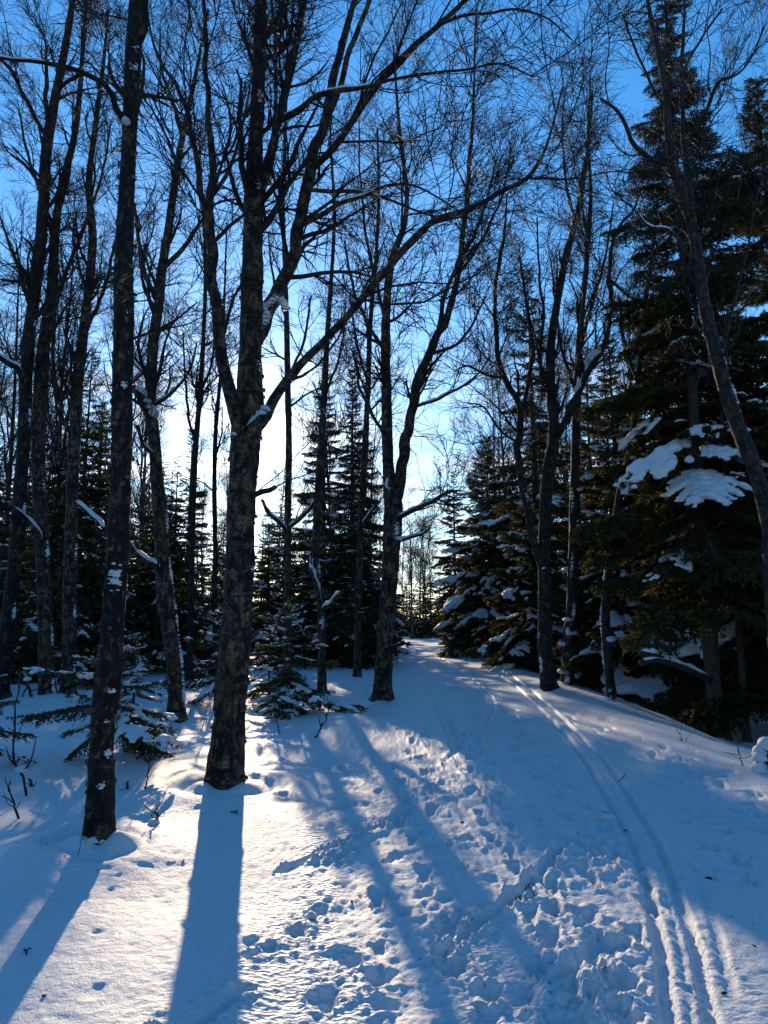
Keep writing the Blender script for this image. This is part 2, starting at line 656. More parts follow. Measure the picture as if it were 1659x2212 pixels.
        d = np.maximum(np.abs(u) / wv, np.abs(v) / .145) * (1 + .14 * vnoise2(sx * 25 + hx, sy * 25 + hy))
        tread_ = .004 * np.sin(v * 170) * (d < .85)
        Z[j0:j1, i0:i1] += -.038 * (1 - sstep(.8, 1.08, d)) + tread_ + .009 * np.exp(-((d - 1.3) / .22) ** 2) * np.maximum(0, 1 + 1.5 * vnoise2(sx * 30, sy * 30 + hx * 7))
    for bx, by, r in TREE_BASES:
        if by > 30:
            continue
        i0, i1 = np.searchsorted(xs, [bx - 1.6, bx + 1.6])
        j0, j1 = np.searchsorted(ys, [by - 1.6, by + 1.6])
        if i1 - i0 < 2 or j1 - j0 < 2:
            continue
        sx, sy = X[j0:j1, i0:i1] - bx, Y[j0:j1, i0:i1] - by
        d = np.hypot(sx, sy)
        an = np.arctan2(sy, sx)
        Z[j0:j1, i0:i1] += (.025 * np.exp(-((d - r - .28) / .22) ** 2) * (1 + .7 * np.sin(2 * an + bx * 5)) + .035 * np.exp(-((d - r) / .12) ** 2) * (1 + .8 * np.sin(3 * an + by * 4)) - .03 * np.exp(-((d - r - .17) / .07) ** 2))
    # mound to the right of the left birch
    mb = ground_at(262, 1830)
    Z += .055 * np.exp(-(((X - mb[0]) / .17) ** 2 + ((Y - mb[1] - .1) / .2) ** 2))
    mb = ground_at(60, 1870)
    Z += .10 * np.exp(-(((X - mb[0]) / .3) ** 2 + ((Y - mb[1]) / .3) ** 2))
    GRID['x'], GRID['y'], GRID['z'] = xs, ys, Z
    ny, nx = X.shape
    idx = np.arange(ny * nx).reshape(ny, nx)
    F = np.stack([idx[:-1, :-1], idx[:-1, 1:], idx[1:, 1:], idx[1:, :-1]], -1).reshape(-1, 4)
    V = np.stack([X, Y, Z], -1).reshape(-1, 3)
    me = mesh_from("snow_ground", V, [F], [M_GROUND])
    at_ = me.attributes.new('tread', 'FLOAT', 'POINT')
    tread = (left_path * sstep(-.15, .35, fbm2(X * 1.7, Y * 1.1, 2) + .15) + .35 * on * near * sstep(.0, .5, fbm2(X * 2.0 + 8, Y * 1.2, 2))).astype(np.float32)
    at_.data.foreach_set('value', tread.ravel())
    o = link("snow_ground", me)
    o['kind'] = 'structure'
    return o


# ------------------------------------------------------------------ bare trees
def spawn(P, Rad, n, t0, t1, ang, length, K, up, wig, rfac, rtip, rs, lpow=0.0, out=None):
    """n children on the parent paths P (N,K,3)"""
    Nn, Kp, _ = P.shape
    seg = np.linalg.norm(P[:, -1] - P[:, 0], axis=1) + .05
    pi = rs.choice(Nn, n, p=seg / seg.sum())
    t = t0 + (t1 - t0) * rs.random(n)
    f = t * (Kp - 1)
    i = np.minimum(f.astype(int), Kp - 2)
    w = (f - i)[:, None]
    pos = P[pi, i] * (1 - w) + P[pi, i + 1] * w
    rad = Rad[pi, i] * (1 - w[:, 0]) + Rad[pi, i + 1] * w[:, 0]
    tan = nrm(P[pi, i + 1] - P[pi, i])
    pr = rs.normal(size=(n, 3))
    pr = nrm(pr - (pr * tan).sum(1, keepdims=True) * tan)
    a = np.radians(rs.normal(ang[0], ang[1], n))[:, None]
    d = nrm(np.cos(a) * tan + np.sin(a) * pr)
    ln = length[0] + (length[1] - length[0]) * rs.random(n)
    ln = ln * (1 - lpow * (t - t0) / (t1 - t0 + 1e-6))
    ln = np.minimum(ln, seg[pi] * 1.1)
    Q = np.empty((n, K, 3))
    Q[:, 0] = pos
    st = (ln / (K - 1))[:, None]
    for k in range(1, K):
        d = nrm(d + wig * rs.normal(size=(n, 3)) + np.array([0, 0, up]))
        Q[:, k] = Q[:, k - 1] + d * st
    r0 = np.clip(rad * rfac, rtip * 1.25, None)
    s = np.linspace(0, 1, K)[None]
    Rd = r0[:, None] * (1 - s) ** .8 + rtip * s
    Rd[:, -1] *= .5
    return Q, Rd


def resample(P, R_, K):
    s = np.linspace(0, len(P) - 1, K)
    i = np.minimum(s.astype(int), len(P) - 2)
    w = (s - i)
    return P[i] * (1 - w)[:, None] + P[i + 1] * w[:, None], R_[i] * (1 - w) + R_[i + 1] * w


def stem_mesh(name, P, Rd, S, rough, mats, rs):
    """a trunk or limb with an uneven outline"""
    V, F = tubes(P[None], Rd[None], S)
    K = len(P)
    V = V.reshape(K, S, 3)
    C = P[:, None]
    rel = V - C
    th = np.arange(S) * 2 * math.pi / S
    h = np.concatenate([[0], np.cumsum(np.linalg.norm(np.diff(P, axis=0), axis=1))])
    ph = rs.random() * 50
    nx, ny = np.cos(th)[None] * 1.3 + ph, np.sin(th)[None] * 1.3
    n = vnoise2(nx + h[:, None] * 2.2, ny + h[:, None] * 3.1 + 5) * .09
    n = n + vnoise2(nx * 3 + h[:, None] * 4, ny * 3 + h[:, None] * 17) * rough
    if name == 'trunk':
        n = n + .22 * np.exp(-np.maximum(h[:, None] - .33, 0) / .13) * np.cos(3 * th[None] + ph + .8 * np.cos(2 * th[None]))
    V = (C + rel * (1 + n[..., None])).reshape(-1, 3)
    # close the tip
    V = np.vstack([V, P[-1] + (P[-1] - P[-2]) * .3])
    b = (K - 1) * S
    cap = np.stack([b + np.arange(S), b + (np.arange(S) + 1) % S, np.full(S, K * S)], -1)
    return mesh_from(name, V, [F, cap], mats)


def snow_strip(P, Rd, t0, t1, rs, thick=1.0, K=26):
    """snow lying along the upper side of a limb"""
    h = np.linspace(t0, t1, K) * (len(P) - 1)
    i = np.minimum(h.astype(int), len(P) - 2)
    w = (h - i)[:, None]
    C = P[i] * (1 - w) + P[i + 1] * w
    r = Rd[i] * (1 - w[:, 0]) + Rd[i + 1] * w[:, 0]
    T = nrm(np.gradient(C, axis=0))
    side = nrm(np.cross(T, np.array([0, 0, 1.0])))
    up = np.cross(side, T)
    s = np.linspace(0, 1, K)
    env = np.clip(np.minimum(s, 1 - s) * 7, 0, 1) ** .5
    lump = 1 + .55 * vnoise2(s * 9 + rs.random() * 90, s * 0 + rs.random() * 40)
    A = np.linspace(-1.25, 1.25, 7)
    V = []
    wdt = np.maximum(r, .012)
    for a in A:
        off = (np.maximum(r, .01) * .78 + .9 * thick * np.maximum(r, .016) * lump * max(0, math.cos(a)) ** .7 * env)
        V.append(C + side * (np.sin(a) * wdt * (.75 + .25 * env))[:, None] + up * (math.cos(a) * off)[:, None])
    V = np.stack(V, 1).reshape(-1, 3)
    idx = np.arange(K * 7).reshape(K, 7)
    F = np.stack([idx[:-1, :-1], idx[1:, :-1], idx[1:, 1:], idx[:-1, 1:]], -1).reshape(-1, 4)
    return V, F


def bark_patch_snow(P, Rd, t, ang, ht, wd, rs, th=.02):
    """wind-packed snow sticking to one side of a trunk: many crumbs run together"""
    L_ = np.linalg.norm(np.diff(P, axis=0), axis=1).sum()
    n = int(np.clip(ht * wd / .00035, 12, 46))
    acc = Acc()
    for k in range(n):
        u, v = rs.normal() * .36, rs.normal() * .42
        f = np.clip(t + u * ht / L_, 0, .995) * (len(P) - 1)
        i = int(f)
        w = f - i
        C = P[i] * (1 - w) + P[i + 1] * w
        r = Rd[i] * (1 - w) + Rd[i + 1] * w
        a = ang + v * wd / max(r, .02)
        core = math.exp(-(u * u + v * v) * 3)
        sz = (.008 + .020 * core * rs.random()) * min(1.6, max(.8, ht / .15))
        V, F = LOW_ARR[int(rs.integers(4))]
        c, s_ = math.cos(a), math.sin(a)
        Q = V * np.array([sz * .8, sz * (1 + .6 * rs.random()), sz * (.8 + .9 * rs.random())])
        Q = np.stack([Q[:, 0] * c - Q[:, 1] * s_, Q[:, 0] * s_ + Q[:, 1] * c, Q[:, 2]], -1)
        acc.add(Q + C + np.array([c, s_, 0]) * r * 1.0, F)
    return np.concatenate(acc.V), np.concatenate(acc.F)


def flakes(P, Rd, n, rs, size=.03, tmax=.6):
    """curls of peeling bark standing off the trunk"""
    f = rs.random(n) ** 1.4 * tmax * (len(P) - 1)
    i = np.minimum(f.astype(int), len(P) - 2)
    w = (f - i)[:, None]
    C = P[i] * (1 - w) + P[i + 1] * w
    r = (Rd[i] * (1 - w[:, 0]) + Rd[i + 1] * w[:, 0])[:, None]
    a = rs.random(n) * 2 * math.pi
    N_ = np.stack([np.cos(a), np.sin(a), np.zeros(n)], -1)
    T_ = np.stack([-np.sin(a), np.cos(a), np.zeros(n)], -1) * rs.choice([-1, 1], n)[:, None]
    Z_ = np.array([[0, 0, 1.0]])
    hh = (size * (.4 + rs.random(n)))[:, None]
    ww = (size * (.6 + 1.2 * rs.random(n)))[:, None]
    b = C + N_ * r * 1.0
    rows = []
    for k, (tt, nn) in enumerate(((0, 0.0), (.5, .12), (.9, .55))):
        q = b + T_ * ww * tt + N_ * ww * nn
        zj = (rs.random(n)[:, None] - .5) * hh * .4
        rows += [q - Z_ * hh * (1 - .25 * k) + zj, q + Z_ * hh * (1 - .25 * k) + zj]
    V = np.stack(rows, 1).reshape(-1, 3)
    o = np.arange(n)[:, None] * 6
    F = np.concatenate([o + np.array([[0, 2, 3, 1]]), o + np.array([[2, 4, 5, 3]])])
    return V, F


def lump_mesh(name, seed, flat=.6, sub=3):
    import bmesh
    bm = bmesh.new()
    bmesh.ops.create_icosphere(bm, subdivisions=sub, radius=1)
    V = np.array([v.co[:] for v in bm.verts])
    F = np.array([[v.index for v in f.verts] for f in bm.faces])
    bm.free()
    n = vnoise2(V[:, 0] * 1.6 + seed * 9, V[:, 1] * 1.6 + V[:, 2] * 1.3) * .28 + vnoise2(V[:, 0] * 3.7 + seed, V[:, 2] * 3.7 + V[:, 1] * 3) * .12
    V = V * (1 + n)[:, None]
    V[:, 2] = np.where(V[:, 2] < 0, V[:, 2] * .45, V[:, 2]) * flat
    return mesh_from(name, V, [F], [M_SNOW])


LUMPS = [lump_mesh("snow_lump", s, .75) for s in range(5)]
LUMPS_LOW = [lump_mesh("snow_lump_small", s + 20, .6, 1) for s in range(4)]


def mesh_arrays(me):
    V = np.empty(len(me.vertices) * 3)
    me.vertices.foreach_get('co', V)
    F = np.empty(len(me.polygons) * 3, int)
    me.polygons.foreach_get('vertices', F)
    return V.reshape(-1, 3), F.reshape(-1, 3)


LUMP_ARR = [mesh_arrays(m) for m in LUMPS]
LOW_ARR = [mesh_arrays(m) for m in LUMPS_LOW]


def crown_mesh(name, limbs, rs, dens, dist, mult=(9, 7), l1=(.5, 1.6), l2=(.35, 1.05), l3=(.16, .55), up1=.05, up3=.0, t0=.25, wig=.2, thick=1.0, extra=None):
    """limbs: list of (P, R, t_start). Small branches and twigs of a tree as one mesh"""
    KP = 12
    Ps, Rs = [], []
    for P, Rd, ts in limbs:
        k0 = int(ts * (len(P) - 1))
        a, b = resample(P[k0:], Rd[k0:], KP)
        Ps.append(a)
        Rs.append(b)
    Ps, Rs = np.array(Ps), np.array(Rs)
    total = np.linalg.norm(np.diff(Ps, axis=1), axis=2).sum()
    n1 = max(8, int(total * dens))
    rt = (.0012 + .00006 * dist) * thick
    B1, r1 = spawn(Ps, Rs, n1, .05, 1.0, (37, 12), l1, 8, up1, wig * .75, .42, rt * 2.4, rs, .35)
    B2, r2 = spawn(B1, r1, n1 * mult[0], .12, 1.0, (44, 15), l2, 5, up1 * .6, wig, .55, rt * 1.6, rs, .4)
    B3, r3 = spawn(B2, r2, n1 * mult[0] * mult[1], .1, 1.0, (36, 14), l3, 4, up3, wig * 1.2, .6, rt, rs, .35)
    acc = extra or Acc()
    acc.add(*tubes(B1, r1, 4))
    acc.add(*tubes(B2, r2, 3))
    acc.add(*tubes(B3, r3, 3))
    return acc.mesh(name, [M_TWIG])


def spray_mesh(seed, rt):
    """a branchlet about a metre long with all its twigs"""
    rs = np.random.default_rng(seed)
    s = np.linspace(0, 1, 10)
    P = np.stack([s, .10 * vnoise2(s * 4 + seed, s * 0) * s, .10 * vnoise2(s * 4 + seed * 7, s * 0 + 5) * s + .06 * s ** 2], -1)
    Rd = rt * (3.0 - 2.0 * s)
    B2, r2 = spawn(P[None], Rd[None], 15, .15, 1.0, (40, 12), (.25, .6), 6, .02, .2, .6, rt * 1.3, rs, .4)
    B3, r3 = spawn(B2, r2, 90, .1, 1.0, (38, 14), (.10, .34), 4, .0, .22, .6, rt, rs, .3)
    acc = Acc()
    acc.add(*tubes(P[None], Rd[None], 4))
    acc.add(*tubes(B2, r2, 3))
    acc.add(*tubes(B3, r3, 3))
    return acc.mesh('twig_spray', [M_TWIG])


SPRAYS_NEAR = [spray_mesh(400 + i, .0016) for i in range(6)]
SPRAYS_FAR = [spray_mesh(420 + i, .0023) for i in range(6)]


def add_sprays(root, limbs, rs, density, d0):
    lens = np.array([np.linalg.norm(np.diff(P[int(ts * (len(P) - 1)):], axis=0), axis=1).sum() for P, _, ts in limbs])
    n = int(lens.sum() * density)
    for li in rs.choice(len(limbs), n, p=lens / lens.sum()):
        P, Rd, ts = limbs[li]
        f = (ts + (1 - ts) * rs.random() ** .8) * (len(P) - 1.01)
        i = int(f)
        p = P[i] + (P[i + 1] - P[i]) * (f - i)
        tn = nrm(P[i + 1] - P[i])
        pr = rs.normal(size=3)
        pr = nrm(pr - pr.dot(tn) * tn)
        a = R(rs.normal(48, 12))
        dv = nrm(math.cos(a) * tn + math.sin(a) * pr + np.array([0, 0, .22]))
        o = link('twig_spray', (SPRAYS_NEAR if d0 < 12 else SPRAYS_FAR)[int(rs.integers(6))], root, loc=p)
        q = Vector(dv).to_track_quat('X', 'Z')
        o.rotation_mode = 'QUATERNION'
        o.rotation_quaternion = q @ Vector((1, 0, 0)).rotation_difference(Vector((1, 0, 0)))
        k = rs.uniform(.7, 1.7)
        o.scale = (k, k * (1 if rs.random() < .5 else -1), k)


def traced_tree(label, cat, stems, mat, seed, dens=3.0, group=None, base_d=None, peel=0, snow=(), mult=(7, 4), patches=(), clumps=(),
                l1=(.6, 2.0), wig=.2, name='birch_tree', up1=.08, crown_t=.35, fl=.03, thick=1.0, rough=.05, spray=1.35):
    """stems: [[(px, py, width_px, depth_offset), ...], ...]; the first is the trunk"""
    rs = np.random.default_rng(seed)
    p0 = stems[0][0]
    if base_d is None:
        base = ground_at(p0[0], p0[1])
    else:
        base = at(p0[0], p0[1], base_d)
        base[2] = float(H0(base[0], base[1]))
    d0 = base[1]
    root = link(name, None, loc=base)
    tag(root, label, cat, group)
    limbs = []
    parts = []
    for si, st in enumerate(stems):
        pts = []
        for q in st:
            px, py, w, dd = q
            p = at(px, py, d0 + dd)
            pts.append([*p, w * depth_of(p) / FPX / 2])
        pts = np.array(pts)
        if si == 0:
            pts[0, :3] = base - np.array([0, 0, .35])
        else:                                              # every limb starts inside the stem that bears it
            allp = np.concatenate([l[0] for l in limbs]) + base
            allr = np.concatenate([l[1] for l in limbs])
            q = int(np.argmin(np.linalg.norm(allp - pts[0, :3], axis=1)))
            pts[0, :3] = allp[q]
            pts[0, 3] = min(pts[0, 3], allr[q] * .95)
        n = int(np.clip(np.linalg.norm(np.diff(pts[:, :3], axis=0), axis=1).sum() / (.05 if si == 0 else .09), 14, 190))
        C = catmull(pts, n)
        P, Rd = C[:, :3] - base, np.maximum(C[:, 3], .004)
        if si == 0:
            hz = P[:, 2]
            Rd = Rd * (1 + .30 * np.exp(-np.maximum(hz, 0) / .11))
        else:
            jit = np.stack([vnoise2(np.arange(n) * .33 + seed * 3 + si * 7 + k * 31, np.zeros(n)) for k in range(3)], -1)
            P = P + jit * (Rd[:, None] * .55) * np.clip(np.arange(n) / 5, 0, 1)[:, None]
        S = 18 if si == 0 else (12 if Rd[0] > .05 else 8)
        o = link('trunk' if si == 0 else 'limb', stem_mesh('trunk' if si == 0 else 'limb', P, Rd, S, rough, [mat], rs), root)
        parts.append(o)
        limbs.append((P, Rd, crown_t if si == 0 else .12))
    if dens > 0:
        me = crown_mesh('crown', limbs, rs, dens, d0, mult, l1=l1, wig=wig, up1=up1, thick=thick)
        link('crown', me, root, kind='stuff')
        add_sprays(root, limbs, rs, spray, d0)
    if peel:
        V, F = flakes(limbs[0][0], limbs[0][1], peel, rs, fl)
        link('peeling_bark', mesh_from('peeling_bark', V, [F], [M_PEEL]), root, kind='stuff')
    for si, t0, t1, th in snow:
        V, F = snow_strip(limbs[si][0], limbs[si][1], t0, t1, rs, th)
        link('snow', mesh_from('snow', V, [F], [M_SNOW]), parts[si])
    for si, t, angd, ht, wd in patches:
        V, F = bark_patch_snow(limbs[si][0], limbs[si][1], t, R(angd), ht, wd, rs)
        link('snow_patch', mesh_from('snow_patch', V, [F], [M_SNOW]), parts[si], kind='stuff')
    for k, (px, py, dd, s) in enumerate(clumps):
        p = at(px, py, d0 + dd) - base
        o = link('snow_clump', LUMPS[(k + seed) % 5], root, loc=p)
        o.scale = (s, s * .9, s * .8)
        o.rotation_euler = (rs.normal() * .2, rs.normal() * .2, rs.random() * 6)
    TREE_BASES.append((base[0], base[1], float(limbs[0][1][0])))
    return root


# --- the traced trees (places and widths read off the photograph, each at its own distance)
def build_birches():
    # A: the thick forked birch that hides the sun
    A = [
        [(487, 1700, 78, 0), (492, 1600, 70, 0), (502, 1480, 66, 0), (512, 1340, 64, .02), (519, 1200, 62, .05), (523, 1060, 60, .05), (531, 950, 64, .05), (540, 870, 58, .05),
         (541, 737, 50, .1), (545, 600, 47, .1), (547, 480, 42, .15), (548, 380, 36, .2), (556, 220, 30, .25), (562, 40, 25, .3), (566, -200, 20, .4), (572, -520, 13, .5), (580, -800, 5, .6)],
        [(522, 960, 34, -.02), (508, 895, 31, -.15), (490, 830, 28, -.25), (472, 740, 26, -.35), (458, 620, 24, -.4), (453, 540, 23, -.4), (452, 495, 21, -.4), (456, 415, 17, -.45), (455, 330, 15, -.5),
         (450, 230, 12, -.5), (444, 110, 10, -.5), (438, -20, 8, -.5), (425, -200, 5, -.5)],
        [(452, 500, 15, -.4), (441, 437, 13, -.3), (428, 380, 12, -.2), (415, 290, 10, 0), (392, 205, 9, .1), (350, 140, 7, .2), (325, 70, 5, .3), (315, -10, 3, .3)],
        [(462, 430, 10, -.45), (480, 392, 9, -.6), (500, 350, 8, -.7), (520, 280, 7, -.8), (535, 210, 5, -.8), (548, 130, 3, -.9)],
        # right stem, splitting from the main trunk about y 740
        [(556, 760, 36, .1), (585, 668, 31, .3), (604, 612, 29, .4), (632, 560, 27, .5), (650, 485, 26, .55), (672, 372, 24, .6), (700, 255, 20, .65), (722, 160, 17, .7), (748, 60, 14, .75), (772, -20, 11, .8), (820, -220, 6, .9)],
        [(700, 268, 14, .65), (735, 190, 13, .6), (765, 80, 12, .5), (796, 5, 10, .5), (850, -140, 5, .5)],
        [(562, 430, 22, .2), (583, 335, 20, .35), (606, 240, 18, .45), (628, 130, 15, .5), (652, 30, 12, .55), (690, -120, 7, .6)],
        [(608, 268, 13, .45), (640, 240, 13, .3), (675, 216, 12, .15), (720, 200, 12, 0), (775, 190, 10, -.1), (829, 178, 8, -.2), (900, 163, 6, -.3), (1000, 152, 5, -.4), (1080, 138, 4, -.45), (1150, 165, 3, -.5)],
        [(686, 372, 15, .6), (725, 312, 15, .4), (775, 238, 15, .2), (829, 166, 15, .0), (894, 105, 13, -.1), (954, 48, 11, -.2), (1000, 5, 9, -.3), (1060, -60, 6, -.4)],
        [(948, 55, 7, -.2), (1000, 34, 6, -.3), (1060, 28, 6, -.3), (1110, 20, 5, -.4), (1180, 40, 4, -.5), (1235, 85, 2.5, -.6)],
        # right lower limb crossing the sky
        [(548, 945, 36, -.02), (572, 893, 25, -.2), (610, 835, 21, -.3), (650, 785, 18, -.4), (700, 738, 17, -.5), (750, 683, 16, -.6), (829, 592, 16, -.8), (880, 530, 16, -.9), (930, 485, 14, -1.0), (979, 465, 13, -1.1),
         (1044, 435, 11, -1.2), (1089, 410, 10, -1.25), (1139, 385, 9, -1.3), (1170, 340, 7, -1.3), (1195, 270, 5, -1.3), (1215, 190, 3, -1.3)],
        [(1135, 388, 6, -1.3), (1185, 385, 6, -1.4), (1232, 388, 5, -1.5), (1260, 370, 3, -1.5)],
        [(662, 500, 12, .55), (700, 460, 11, .4), (740, 437, 10, .3), (790, 423, 8, .2), (829, 405, 7, .1), (890, 400, 5, 0), (950, 430, 4, -.1), (1010, 470, 3, -.2)],
        [(674, 415, 9, .6), (715, 413, 9, .7), (765, 414, 8, .8), (829, 425, 6, .9), (900, 455, 5, 1.), (960, 475, 3, 1.1)],
        [(560, 1075, 15, -.18), (575, 1062, 12, -.25), (594, 1050, 10, -.3)],
        [(565, 470, 14, .1), (590, 330, 10, -.1), (597, 220, 9, -.15), (595, 100, 8, -.2), (585, 0, 7, -.2), (578, -120, 4, -.2)],
    ]
    traced_tree('thick forked birch with raised limbs, hiding the low sun behind its trunk', 'birch', A, M_BIRCH, 21, dens=2.8, peel=230,
                snow=[(10, .02, .10, 1.2), (7, .22, .42, 1.0), (12, .25, .5, 1.2), (13, .3, .55, 1.2), (4, .05, .10, .35)],
                patches=[(4, .06, -80, .25, .08), (4, .10, -70, .18, .06), (0, .515, -50, .16, .09), (0, .44, -35, .12, .06), (0, .30, -30, .10, .05), (0, .56, -25, .1, .05), (0, .60, -60, .07, .04), (0, .16, -20, .05, .05)],
                clumps=[(572, 882, -.28, .05), (566, 893, -.27, .045), (612, 655, .25, .05), (618, 668, .2, .045), (505, 938, -.2, .03), (608, 648, .3, .04)], fl=.026)
    # B: dark shaggy birch at left
    B = [
        [(215, 1828, 62, 0), (217, 1740, 56, 0), (221, 1600, 52, 0), (233, 1480, 56, 0), (242, 1380, 48, 0), (250, 1250, 46, .02), (258, 1120, 44, .03), (262, 1000, 44, .04), (263, 880, 42, .04), (267, 760, 40, .05),
         (268, 640, 40, .05), (268, 540, 36, .06), (273, 440, 34, .08), (279, 300, 30, .1), (285, 180, 32, .12), (290, 90, 36, .12), (296, 0, 30, .15), (305, -180, 24, .2), (318, -420, 16, .3), (325, -650, 6, .4)],
        [(272, 268, 13, .05), (252, 238, 13, -.05), (240, 200, 12, -.1), (222, 178, 11, -.15), (185, 163, 10, -.2), (140, 145, 9, -.2), (80, 132, 8, -.3), (20, 128, 7, -.3), (-60, 110, 5, -.3), (-150, 60, 3, -.3)],
        [(300, 110, 18, .12), (312, 60, 14, 0), (318, 0, 11, -.1), (345, -120, 7, -.2)],
        [(290, 735, 6, .05), (330, 715, 6, -.1), (380, 690, 5, -.2), (425, 655, 3, -.3)],
    ]
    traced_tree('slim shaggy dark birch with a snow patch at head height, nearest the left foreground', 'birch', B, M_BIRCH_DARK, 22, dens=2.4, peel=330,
                snow=[(1, .45, .78, 1.3)],
                patches=[(0, .205, -75, .17, .065), (0, .34, -60, .06, .03), (0, .035, -60, .05, .06), (0, .07, -70, .04, .04), (0, .09, -40, .05, .04), (0, .11, -60, .03, .04), (0, .13, -50, .03, .03), (0, .60, -60, .08, .04), (0, .615, -50, .06, .03), (0, .86, -60, .10, .03), (0, .88, -40, .08, .03)],
                clumps=[(262, 258, .03, .05), (272, 262, .0, .035), (206, 1818, -.06, .07), (235, 1822, -.06, .05)], crown_t=.5, fl=.024)
    # C: dark trunk at the left edge
    C = [[(2, 1512, 34, 0), (10, 1400, 31, 0), (30, 1237, 29, 0), (42, 1100, 28, 0), (50, 962, 27, .1), (60, 760, 26, .2), (76, 620, 25, .3), (92, 470, 24, .4), (100, 330, 22, .4), (112, 250, 20, .4), (130, 160, 17, .5), (150, 50, 14, .5), (162, -60, 11, .5), (180, -300, 5, .6)],
         [(104, 290, 10, .4), (99, 200, 9, .2), (100, 100, 6, .1)],
         [(125, 190, 9, .4), (180, 160, 8, .2), (230, 190, 6, .1), (260, 240, 4, 0)],
         [(60, 850, 11, .1), (40, 800, 12, -.2), (10, 780, 12, -.5), (-40, 740, 10, -.8)],
         [(97, 300, 9, .4), (60, 220, 9, .2), (20, 150, 8, .0), (-30, 110, 6, -.2)]]
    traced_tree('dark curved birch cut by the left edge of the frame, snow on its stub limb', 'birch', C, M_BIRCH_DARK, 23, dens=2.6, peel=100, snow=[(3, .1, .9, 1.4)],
                patches=[(0, .2, -20, .3, .03), (0, .3, -15, .4, .03), (0, .4, -20, .2, .03), (0, .1, -20, .3, .03)])
    D = [[(104, 1506, 36, 0), (100, 1420, 31, 0), (96, 1300, 30, 0), (90, 1140, 28, 0), (82, 1000, 27, 0), (84, 870, 26, .1), (96, 737, 25, .2), (112, 620, 22, .3), (121, 480, 18, .3), (140, 380, 15, .4), (165, 270, 12, .4), (178, 120, 9, .5), (190, -40, 6, .5), (200, -200, 3, .5)],
         [(92, 1190, 9, 0), (80, 1150, 10, -.3), (55, 1120, 10, -.6), (20, 1090, 8, -1.)],
         [(100, 700, 10, .2), (140, 600, 9, .4), (185, 480, 7, .6), (220, 380, 5, .7), (240, 260, 3, .8)],
         [(118, 500, 9, .3), (90, 420, 8, .3), (60, 330, 6, .2), (40, 240, 4, .1)]]
    traced_tree('mottled birch with a snow-edged flank, second trunk from the left edge', 'birch', D, M_BIRCH, 24, dens=2.4, snow=[(1, .05, .95, 1.3)],
                patches=[(0, .03, -15, .35, .05), (0, .08, -10, .4, .04), (0, .17, -20, .25, .05), (0, .24, -20, .2, .04)])
    E = [[(148, 1503, 32, 0), (150, 1380, 28, 0), (151, 1250, 28, 0), (155, 1100, 26, 0), (160, 960, 25, 0), (168, 840, 23, .1), (178, 737, 21, .2), (195, 600, 19, .3), (200, 500, 17, .3), (192, 400, 14, .3), (205, 280, 11, .4), (222, 150, 8, .4), (235, 20, 5, .4)],
         [(158, 960, 10, 0), (130, 880, 10, -.2), (115, 790, 8, -.3), (118, 690, 6, -.4), (130, 590, 4, -.4)],
         [(180, 730, 9, .2), (220, 640, 8, .5), (250, 520, 6, .8), (262, 420, 4, 1.)],
         [(170, 1075, 7, 0), (195, 1108, 8, -.4), (228, 1142, 8, -.8)]]
    traced_tree('straight pale-banded birch with a snowy drooping limb, third trunk from the left edge', 'birch', E, M_BIRCH, 25, dens=2.4, snow=[(3, .1, 1, 1.5)],
                patches=[(0, .12, -20, .3, .03), (0, .05, -20, .3, .03), (0, .2, -15, .3, .03)])
    Fb = [[(383, 1562, 38, 0), (380, 1480, 35, 0), (370, 1390, 36, 0), (358, 1290, 36, 0), (350, 1200, 31, 0), (343, 1080, 28, 0), (334, 970, 26, .1), (326, 885, 26, .1), (329, 760, 23, .2), (342, 660, 21, .2), (350, 580, 19, .3), (366, 480, 17, .3), (384, 350, 14, .4), (402, 260, 12, .4), (425, 150, 8, .4), (450, 20, 5, .5)],
          [(328, 905, 22, .1), (312, 875, 20, 0), (298, 848, 17, -.1), (288, 832, 14, -.1)],
          [(344, 1240, 13, 0), (318, 1212, 12, -.3), (292, 1192, 11, -.5), (272, 1172, 9, -.7)],
          [(335, 985, 8, .1), (310, 960, 8, -.2), (295, 920, 7, -.4)],
          [(334, 880, 8, .1), (370, 850, 7, 0), (410, 800, 5, -.2), (425, 740, 3, -.3)],
          [(345, 660, 12, .2), (315, 590, 10, .1), (300, 520, 8, 0), (290, 440, 5, -.1)],
          [(352, 585, 11, .3), (400, 530, 9, .2), (440, 470, 7, .1), (470, 440, 5, .1), (520, 430, 3, 0)],
          [(395, 300, 8, .4), (372, 220, 7, .3), (350, 150, 5, .2), (345, 60, 3, .2)]]
    traced_tree('leaning birch with a snowy broken stub and white-edged curved base', 'birch', Fb, M_BIRCH, 26, dens=2.7, peel=60,
                snow=[(1, .05, .95, 1.2), (2, .0, 1, 1.5), (3, .0, .9, 1.4), (4, .05, .4, 1.4)],
                patches=[(0, .10, -5, .5, .05), (0, .06, -10, .4, .05), (0, .15, 0, .5, .04), (0, .2, 0, .4, .04), (0, .26, -5, .3, .03)],
                clumps=[(332, 892, -.05, .09), (322, 880, -.08, .08), (318, 868, -.05, .07)])
